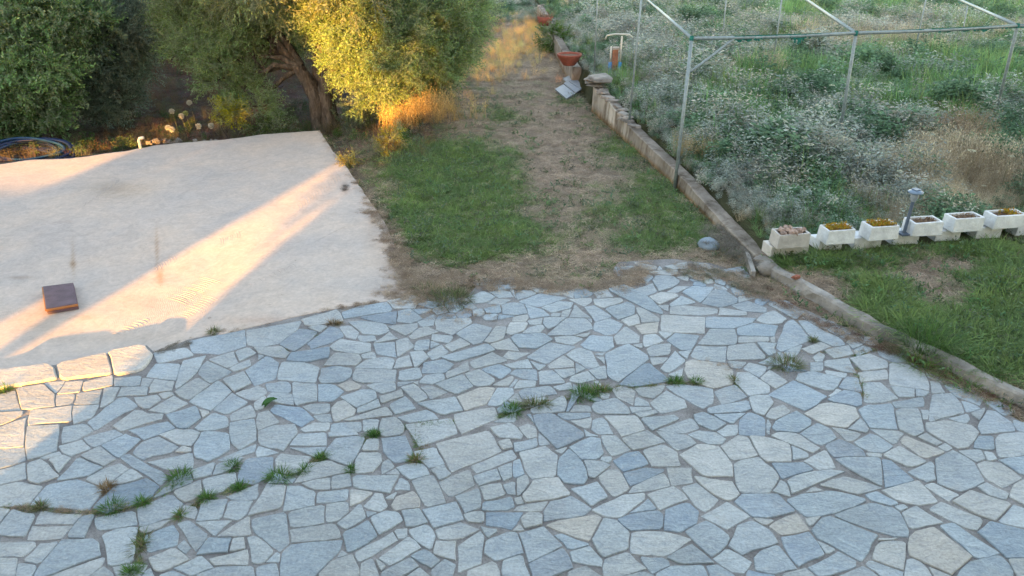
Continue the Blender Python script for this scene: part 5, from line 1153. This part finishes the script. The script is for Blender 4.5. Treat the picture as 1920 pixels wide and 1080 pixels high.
lawn_scatter(4200, BW, 'lawn_weeds', (-4.2, 3.2, 7.8, 18), lambda x, y, g, rs: tuple(rs.uniform(.8, 1.2) * a for a in (.13, .19, .10)), lambda x, y, g: 1.0, lambda x, y, g, rs: rs.random() < .12 + .5 * g, 6)
lawn_scatter(1800, BW, 'lawn_weeds', (2.9, 8.5, 5.0, 9.6), lambda x, y, g, rs: tuple(rs.uniform(.8, 1.2) * a for a in (.12, .19, .09)), lambda x, y, g: 1.1, lambda x, y, g, rs: rs.random() < .2 + .5 * g, 7)
lawn_scatter(2600, [m_.mesh('tall_tuft', M_GRASS) for m_ in (grass_tuft(40, .12, .26, .10, .009, .5), grass_tuft(40, .12, .24, .12, .009, .45))], 'lawn_tufts', (3.3, 8.5, 5.0, 9.5), g_tint, lambda x, y, g: .55 + .5 * g, lambda x, y, g, rs: rs.random() < (g * .8 if y < row_y(x) - .45 else .9), 12)
lawn_scatter(1500, [m_.mesh('tall_tuft', M_GRASS) for m_ in (grass_tuft(34, .10, .2, .10, .008, .5), grass_tuft(34, .10, .2, .12, .008, .45))], 'lawn_tufts', (-3.6, 3.0, 8.5, 15), g_tint, lambda x, y, g: .5 + .45 * g, lambda x, y, g, rs: rs.random() < max(0, g - .35), 13)
# brown litter and dry grass under the trees
lawn_scatter(9000, TH, 'woodland_litter', (-14, -1.5, 12.6, 26), lambda x, y, g, rs: tuple(rs.uniform(.6, 1.35) * a for a in (.15, .12, .09)), lambda x, y, g: 1.5, None, 8)
lawn_scatter(2600, OAT, 'dry_undergrowth', (-14, -1.2, 13.0, 26), lambda x, y, g, rs: tuple(rs.uniform(.6, 1.3) * a for a in (.16, .13, .085)), lambda x, y, g: .55, lambda x, y, g, rs: rs.random() < .45 + .6 * _n(x, y, .7), 9)
lawn_scatter(700, DH, 'green_undergrowth', (-14, -1.6, 13.2, 19), lambda x, y, g, rs: tuple(rs.uniform(.7, 1.3) * a for a in (.075, .12, .04)), lambda x, y, g: .55, lambda x, y, g, rs: rs.random() < .3 + .9 * _n(x, y, .6), 10)
# dry grass on the far path; sunlit strip put into its tint and placing
lawn_scatter(2300, OAT, 'sun_tinted_path_grass', (-1.6, 1.2, 15.5, 33), lambda x, y, g, rs: tuple(rs.uniform(.8, 1.2) * a for a in (.85, .60, .26)), lambda x, y, g: .42, lambda x, y, g, rs: x < wall_x(y) - .15 and rs.random() < (.06 + .8 * float(smooth(18, 22, y))) * (.15 + .85 * float(smooth(1.1, .2, abs(x - (-1.5 + (y - 17) * .2)))) ), 11)

# field of weeds on the right
FIELD = [  # picture patches: cx, cy, sx, sy, kind weights (silver, grass, dark herb, oat)
    (1290, 110, 90, 60, (1, .2, .5, .1)), (1240, 200, 60, 60, (1.3, .1, .4, .2)), (1400, 200, 90, 50, (.6, .9, .7, 0)), (1480, 140, 120, 30, (.3, 1.5, .3, 0)), (1420, 110, 60, 20, (.2, .2, .1, .9)),
    (1700, 110, 220, 25, (.1, 2.2, .3, 0)), (1650, 170, 180, 30, (.2, 1.3, 1.0, 0)), (1620, 75, 200, 9, (.5, .3, .1, 1.0)), (1760, 60, 200, 7, (.3, .3, .1, 1.3)), (1600, 215, 120, 25, (1.2, .2, .7, 0)), (1500, 250, 130, 40, (.7, .3, 1.3, .1)), (1400, 330, 90, 50, (1.5, .1, .3, .5)),
    (1560, 310, 90, 40, (1.0, .2, .9, .3)), (1500, 345, 60, 25, (.5, .8, .6, .1)), (1700, 300, 90, 40, (1.2, 0, .2, .9)), (1800, 330, 110, 40, (.5, 0, .1, 2.0)), (1900, 230, 60, 40, (.5, .2, 1.5, .1)), (1890, 330, 60, 40, (1.3, .1, .3, .8)), (1330, 400, 60, 30, (.5, .2, .2, 1.2)),
    (1700, 12, 240, 16, (.1, 2.0, .3, .1)), (1500, 22, 60, 14, (.2, 1.5, .2, .1)), (1640, 45, 140, 12, (1.6, .2, .1, .5)), (1350, 30, 200, 25, (1.1, .5, .6, .1)), (1150, 60, 90, 60, (1.3, .3, .6, .1)), (1000, 10, 120, 20, (1.5, .2, .3, 0)), (1880, 120, 60, 60, (.3, 1.6, .5, 0)), (1180, 120, 40, 30, (.5, 1.0, .4, 0)), (1330, 20, 60, 10, (0, 2.0, .8, 0))]
def field_w(px, py, x, y):
    w = np.array([.13, .20, .22, .03])
    for cx, cy, sx, sy, k in FIELD: w = w + np.array(k) * math.exp(-(((px - cx) / sx) ** 2 + ((py - cy) / sy) ** 2))
    nn = np.array([_n(x, y, .55), _n(x + 40, y, .7), _n(x, y + 40, .8), _n(x + 9, y + 70, .9)])
    return np.clip(w * (1 + 2.6 * nn), 0, None) ** 1.6 * np.array([.78, 1.0, 1.0, 1.1])
rs = random.Random(77); acc = {k: ([], [], [], [], []) for k in range(5)}
def field_point(x, y, far_=False):
    z = terrain(x, y); px, py = to_px(x, y, z + .35); w = field_w(px, py, x, y); tot = w.sum()
    if tot <= .05: return
    k = rs.choices(range(4), list(w))[0]; near_ = y < 14
    s0 = [.95, .95, .95, .85][k] * rs.uniform(.5, 1.25) * (1 + .8 * _n(x + 5, y, 1.0)) * (1 if not far_ else 1.25)
    edge = min(1, max(.45, (x - wall_x(y)) / 1.2)) if y > 9 else .7
    edge *= min(1, max(.55, (y - row_y(x)) / 1.3)) if y < 13 else 1
    v = rs.uniform(.75, 1.25)
    if k == 0: c = (.33 * v, .38 * v, .34 * v)
    elif k == 1: c = (.16 * v * rs.uniform(.8, 1.5), .31 * v, .115 * v)
    elif k == 2: c = (.135 * v, .235 * v, .14 * v)
    else: c = (.50 * v, .44 * v, .33 * v)
    if k == 0 and rs.random() < .3: c = (.42 * v, .41 * v, .35 * v)
    A_ = acc[k]; A_[0].append((x, y, z - .02)); A_[1].append((rs.uniform(-.15, .15), rs.uniform(-.15, .15), rs.uniform(0, 6.3))); A_[2].append(s0 * edge); A_[3].append(rs.randrange([5, 4, 3, 3][k])); A_[4].append(c)
    if rs.random() < .006: A_ = acc[4]; A_[0].append((x, y, z)); A_[1].append((0, 0, 0)); A_[2].append(edge * rs.uniform(.8, 1.1)); A_[3].append(rs.randrange(2)); A_[4].append((1, 1, 1))
n_f = 0
for _ in range(23000):
    y = 9 + (38 - 9) * rs.random() ** 1.45; xm = 0.72 * (y * .9 + 1.8) + 1.5; x = rs.uniform(0.5, xm)
    wx = wall_x(y)
    if x < wx + .27 + .12 * _n(x, y, 1.5) or y < row_y(x) + .33 + .1 * _n(x, y, 1.5): continue
    if y < 11 and x < wx + .5 + .2 * _n(x, y, 2): 
        if rs.random() < .7: continue
    field_point(x, y)
for _ in range(7000):
    y = rs.uniform(33, 75); x = rs.uniform(-.3 * y * 0 - 1, .75 * y)
    field_point(x, y, True)
for _ in range(2600):
    y = rs.uniform(30.8, 42); x = rs.uniform(-3.5, 1.4); field_point(x, y, True)
for k, (nm, ms) in enumerate((('silver_weeds', SH), ('tall_grass', LG), ('green_weeds', DH), ('dry_oat_grass', OAT), ('white_umbels', UMB))):
    A_ = acc[k]; tag(scatter(nm, ms, A_[0], A_[1], A_[2], A_[3], A_[4]), kind='stuff')
print('field', [len(acc[k][0]) for k in acc])

# ================================================================ tufts in the joints: each one a plant
def tuft(px, py, w, h, cols, lab, cat='grass tuft', n_=None, L_=.10, name='grass_tuft', up=.35, group=None):
    x, y = P(px, py); m = MB(); sx = w / FPX * (y * math.cos(_p) + H_CAM * math.sin(_p)) / 2; sy = sx * (h / w) * 1.9
    n_ = n_ or int(150 * (w / 40) + 60)
    for _ in range(n_):
        a = rv(0, 6.283); q = math.sqrt(random.random()) * .75; p_ = Vector((sx * q * math.cos(a), sy * q * math.sin(a), .0)); d = Vector((math.cos(a) * q + rv(-.5, .5), math.sin(a) * q + rv(-.5, .5), up + rv(0, .7)))
        c = random.choice(cols); k = rv(.7, 1.3); blade(m, p_, d, L_ * rv(.5, 1.2), .005, (c[0] * k, c[1] * k, c[2] * k), rv(.4, 1.2), 3)
    c = m.build(name, M_PLANT); c.location = (x, y, -.008); tag(c, lab, cat, group); return c
G1 = [(.075, .18, .04), (.11, .22, .04), (.06, .14, .04)]; G2 = G1[:2] + [(.28, .22, .12)]; D1 = [(.30, .22, .13), (.22, .16, .09)]
G3 = [(.11, .18, .055), (.17, .19, .08), (.09, .12, .05), (.24, .19, .12)]
T_ = [(335, 897, 44, 24, G1, 'lush green tuft below the pale triangular slab, biggest at the lower left'), (437, 874, 26, 17, G1, 'small green tuft just right of the big lower left tuft'), (524, 894, 46, 18, G1, 'spreading green tuft beside a curved joint in the lower centre left'), (572, 880, 16, 16, G1, 'narrow green strand rising from the spreading tuft'),
      (602, 857, 20, 9, G1, 'tiny green tuft above the spreading tuft strand'), (657, 881, 12, 12, G1, 'tiny green tuft left of the pale pentagonal slab'), (959, 769, 40, 22, G1, 'round green tuft left of the largest central tuft'), (1094, 740, 52, 28, G1, 'largest green tuft in the middle of the court'), (1120, 731, 44, 12, G2, 'thin grass extending right from the largest central tuft'),
      (1266, 715, 30, 8, G1, 'low green tuft in the joint right of centre'), (1306, 716, 22, 8, G1, 'very small tuft beside the low joint tuft'), (1475, 684, 74, 26, G3, 'wide green and brown tuft near the right side of court'), (1525, 638, 16, 8, G3, 'tiny dry tuft above the wide mixed tuft'), (210, 952, 40, 18, G1, 'green tuft in the long joint at lower left'), (266, 942, 26, 8, G1, 'thin tuft just right of the lower left joint tuft'),
      (262, 1022, 26, 40, G3, 'tall upright green tuft near the bottom left edge'), (246, 1072, 30, 14, G1, 'tuft cut by the bottom edge of the photo'), (75, 951, 26, 8, G3, 'sparse brown green tuft at far lower left'), (388, 933, 26, 10, G1, 'small tuft between two bluish slabs in lower left'), (447, 914, 22, 8, G1, 'thin green strand under the small lower left tuft'),
      (337, 966, 14, 12, G2, 'tiny tuft below the pale blue slab in lower left'), (200, 915, 30, 14, D1, 'dry straw patch at a joint near lower left'), (400, 621, 18, 12, G3, 'small weed at the slab edge beside a blue slate'), (10, 730, 26, 12, G1, 'sunlit green weed on the white edging stones'), (780, 862, 28, 8, D1 + G2, 'rusty dry tuft beside the teal blue slab'), (1375, 712, 10, 14, G3, 'dry sprig in the joint left of the wide tuft'), (700, 815, 24, 6, G1, 'faint green line of grass above the dark blue slab'), (1005, 760, 60, 5, G3, 'fine grass line joining the two central tufts'), (625, 606, 26, 6, D1, 'small dry debris in the joint near the slab')]
for px, py, w, h, cols, lab in T_: tuft(px, py, w, h, cols, lab, L_=.055 + .0011 * w, group='tufts growing in the paving joints')
c = tuft(845, 562, 96, 52, G3 + [(.09, .075, .045)], 'large withered brown green weed clump where slab, court and lawn meet', 'weed clump', 900, .15, 'weed_clump', .25)
c = tuft(800, 545, 60, 34, G3 + D1, 'smaller withered clump left of the large weed clump', 'weed clump', 380, .12, 'weed_clump', .2)
c = tuft(1728, 672, 110, 60, G1 + [(.07, .11, .05)], 'long grass clump flopping over the curb onto the court', 'grass clump', 1000, .30, 'grass_clump', .5); c.location.z = .06; c.location.x += .1; c.location.y += .15
rs = random.Random(8); q_ = ([], [], [], [], [])
for line, n_ in (([(0, 948), (75, 955), (165, 962), (210, 955), (266, 942), (320, 915), (337, 900)], 90), ([(337, 968), (388, 933), (447, 914), (500, 895), (560, 886), (602, 857), (640, 842), (700, 815), (760, 800), (850, 790)], 110), ([(930, 782), (1010, 756), (1070, 745), (1180, 725), (1266, 716), (1320, 718)], 110), ([(262, 985), (262, 1050), (250, 1080)], 50), ([(640, 602), (560, 640), (530, 660)], 22), ([(1330, 690), (1380, 712), (1380, 730)], 20), ([(1540, 660), (1600, 668), (1650, 650)], 24), ([(1600, 668), (1612, 720), (1622, 760)], 20), ([(800, 830), (790, 855), (770, 800)], 18)):
    for _ in range(n_):
        t = rs.random() * (len(line) - 1); i = int(t); f_ = t - i; x, y = P(line[i][0] * (1 - f_) + line[i + 1][0] * f_ + rs.gauss(0, 2), line[i][1] * (1 - f_) + line[i + 1][1] * f_ + rs.gauss(0, 1.5))
        q_[0].append((x, y, -.008)); q_[1].append((0, 0, rs.uniform(0, 6.3))); q_[2].append(rs.uniform(.18, .5)); q_[3].append(rs.randrange(4)); k = rs.uniform(.7, 1.2); q_[4].append(rs.choice([(.12 * k, .22 * k, .05 * k), (.10 * k, .18 * k, .045 * k), (.30 * k, .24 * k, .14 * k)]))
tag(scatter('joint_grass', GT, *q_), kind='stuff')
# straw, leaf litter and debris lying along edges
rs = random.Random(5); pos = []; rot = []; scl = []; idx = []; tn = []
def sprinkle(pxs, n_, sp, cols, s_=(.4, .9), z=.0):
    for _ in range(n_):
        t = rs.random() * (len(pxs) - 1); i = int(t); f_ = t - i; px = pxs[i][0] * (1 - f_) + pxs[i + 1][0] * f_ + rs.gauss(0, sp[0]); py = pxs[i][1] * (1 - f_) + pxs[i + 1][1] * f_ + rs.gauss(0, sp[1])
        x, y = P(px, py); pos.append((x, y, z + (slab_z(x, y) if x < -1 and inside((x, y), SLABPOLY) else 0))); rot.append((0, 0, rs.uniform(0, 6.3))); scl.append(rs.uniform(*s_)); idx.append(rs.randrange(4)); c_ = rs.choice(cols); k = rs.uniform(.7, 1.3); tn.append(tuple(a * k for a in c_))
STR = [(.46, .37, .28), (.38, .29, .21), (.28, .20, .14)]
sprinkle([(790, 530), (860, 522), (960, 530), (1060, 538), (1180, 530), (1200, 505)], 520, (14, 7), STR)
sprinkle([(690, 375), (730, 440), (755, 500), (775, 540), (800, 560)], 420, (11, 10), STR, (.4, .8))
sprinkle([(600, 250), (640, 300), (690, 375)], 90, (4, 5), STR, (.3, .6))
sprinkle([(640, 577), (780, 552)], 60, (8, 3), STR, (.2, .45)); sprinkle([(340, 636), (460, 612), (640, 577)], 26, (6, 2), STR, (.15, .35))
sprinkle([(285, 655), (350, 640)], 60, (8, 4), [(.2, .18, .15)], (.2, .5))
sprinkle([(1410, 530), (1500, 590), (1640, 645), (1690, 655), (1780, 708), (1920, 780)], 330, (9, 5), STR + [(.14, .06, .035)], (.3, .7))
sprinkle([(1280, 500), (1340, 515), (1400, 530), (1420, 550)], 240, (14, 8), STR + [(.12, .14, .07)], (.3, .8))
sprinkle([(1340, 440), (1400, 480)], 130, (14, 12), [(.22, .19, .15), (.15, .13, .10)], (.4, .9), .06)
sprinkle([(740, 540), (880, 590)], 120, (30, 12), STR, (.25, .6))
sprinkle([(0, 955), (60, 950), (170, 960), (250, 945)], 60, (4, 2), STR, (.12, .3)); sprinkle([(1300, 670), (1380, 690), (1500, 660), (1600, 660), (1650, 640)], 46, (5, 3), STR, (.12, .3)); sprinkle([(1560, 650), (1600, 690), (1610, 740)], 30, (4, 6), STR, (.12, .3))
sprinkle([(100, 320), (700, 560)], 26, (150, 60), [(.12, .10, .08)], (.08, .22))
sprinkle([(640, 352), (648, 356)], 8, (3, 3), [(.07, .06, .05)], (.2, .5))
tag(scatter('straw_litter', TH, pos, rot, scl, idx, tn), kind='stuff')

# ---- unseen trees and walls added behind the viewpoint, left, to shape the sunlight
def sun_block_tree(x, y, cl, lab, seed):
    e = empty('sun_block_tree', (x, y, 0)); m = MB(); m.tube([(0, 0, -.2), (0.05, 0, 1.5), (0, .1, 3.5)], [.22, .18, .12], 10, None, True, .3); m.build('trunk', M_BARK, e, True)
    crown('crown', [(Vector(a[:3]), a[3]) for a in cl], SPB, (.07, .12, .04), 500, e, seed, 1.5); tag(e, lab, 'tree')
sun_block_tree(-9.6, -1.5, [(-9.5, -1.4, 2.6, .45), (-9.4, -1.5, 4.4, 1.1), (-10.1, -1.5, 5.0, 1.2), (-9.8, -1.5, 6.2, 1.3), (-9.5, -1.3, 1.5, .5), (-11.4, -1.6, 3.45, 1.0), (-12.7, -1.6, 3.6, 1.2), (-10.3, -1.5, 3.3, .9), (-11.9, -1.6, 3.2, .7), (-11.6, -1.4, 5.6, 1.3), (-13.2, -1.4, 6.2, 1.2), (-9.3, -1.4, .6, .5), (-13.8, -1.5, 2.6, .9)], 'unseen tall tree left of the viewpoint, crown shaped to block and dapple the sun', 51)  # clumps and gaps placed to block and dapple the sun
prof = [(-8.9, -.1), (-7.6, -.1), (-7.6, 1.05), (-7.4, 1.25), (-7.1, 1.2), (-7.02, 1.0), (-7.02, -.1), (-6.86, -.1), (-6.84, 1.05), (-6.62, 1.38), (-6.35, 1.7), (-6.13, 2.0), (-6.05, 2.3), (-6.8, 2.75), (-7.55, 3.5), (-8.9, 4.7)]  # outline of an added light blocker, shaped to the edges of the sun beams
import mathutils
me_f = [tuple(t) for t in mathutils.geometry.tessellate_polygon([[Vector((x, 0, z)) for x, z in prof]])]
m = MB(); k = len(prof); m.add([(x, -1.0, z * .915) for x, z in prof] + [(x, -1.16, z * .915) for x, z in prof], me_f + [tuple(k + q for q in f[::-1]) for f in me_f] + [(i, k + i, k + (i + 1) % k, (i + 1) % k) for i in range(k)])
tag(m.build('beam_mask_wall', M_HOUSE), 'unseen wall added behind the viewpoint, outline cut to shape the sun beams', 'wall')
m = MB(); m.box((-11.9, -1.08, .79), (5.9, .14, 1.78)); tag(m.build('sun_block_wall', M_HOUSE), 'unseen wall added far left behind the viewpoint to cut the low sunlight', 'wall')  # added to keep low sun off the near part of the slab
m = MB(); m.box((-6.3, -1.08, .34), (2.5, .14, .86)); tag(m.build('low_sun_block', M_HOUSE), 'unseen low wall added in the sunny gap to cut off the nearest sunlight', 'wall')  # added so the sunlight on the court stops short of the viewpoint
sun_block_tree(-5.0, -.4, [(-5.25, -.5, 1.85, .28), (-5.15, -.5, 2.2, .25), (-5.2, -.45, 1.55, .16), (-5.35, -.5, 3.6, .36), (-5.35, -.5, 4.3, .45), (-5.2, -.5, 5.1, .5)], 'unseen slim tree added at the house corner, foliage shaped to trim the sun beam', 52)  # added foliage that narrows the beam and shades the olive's right side
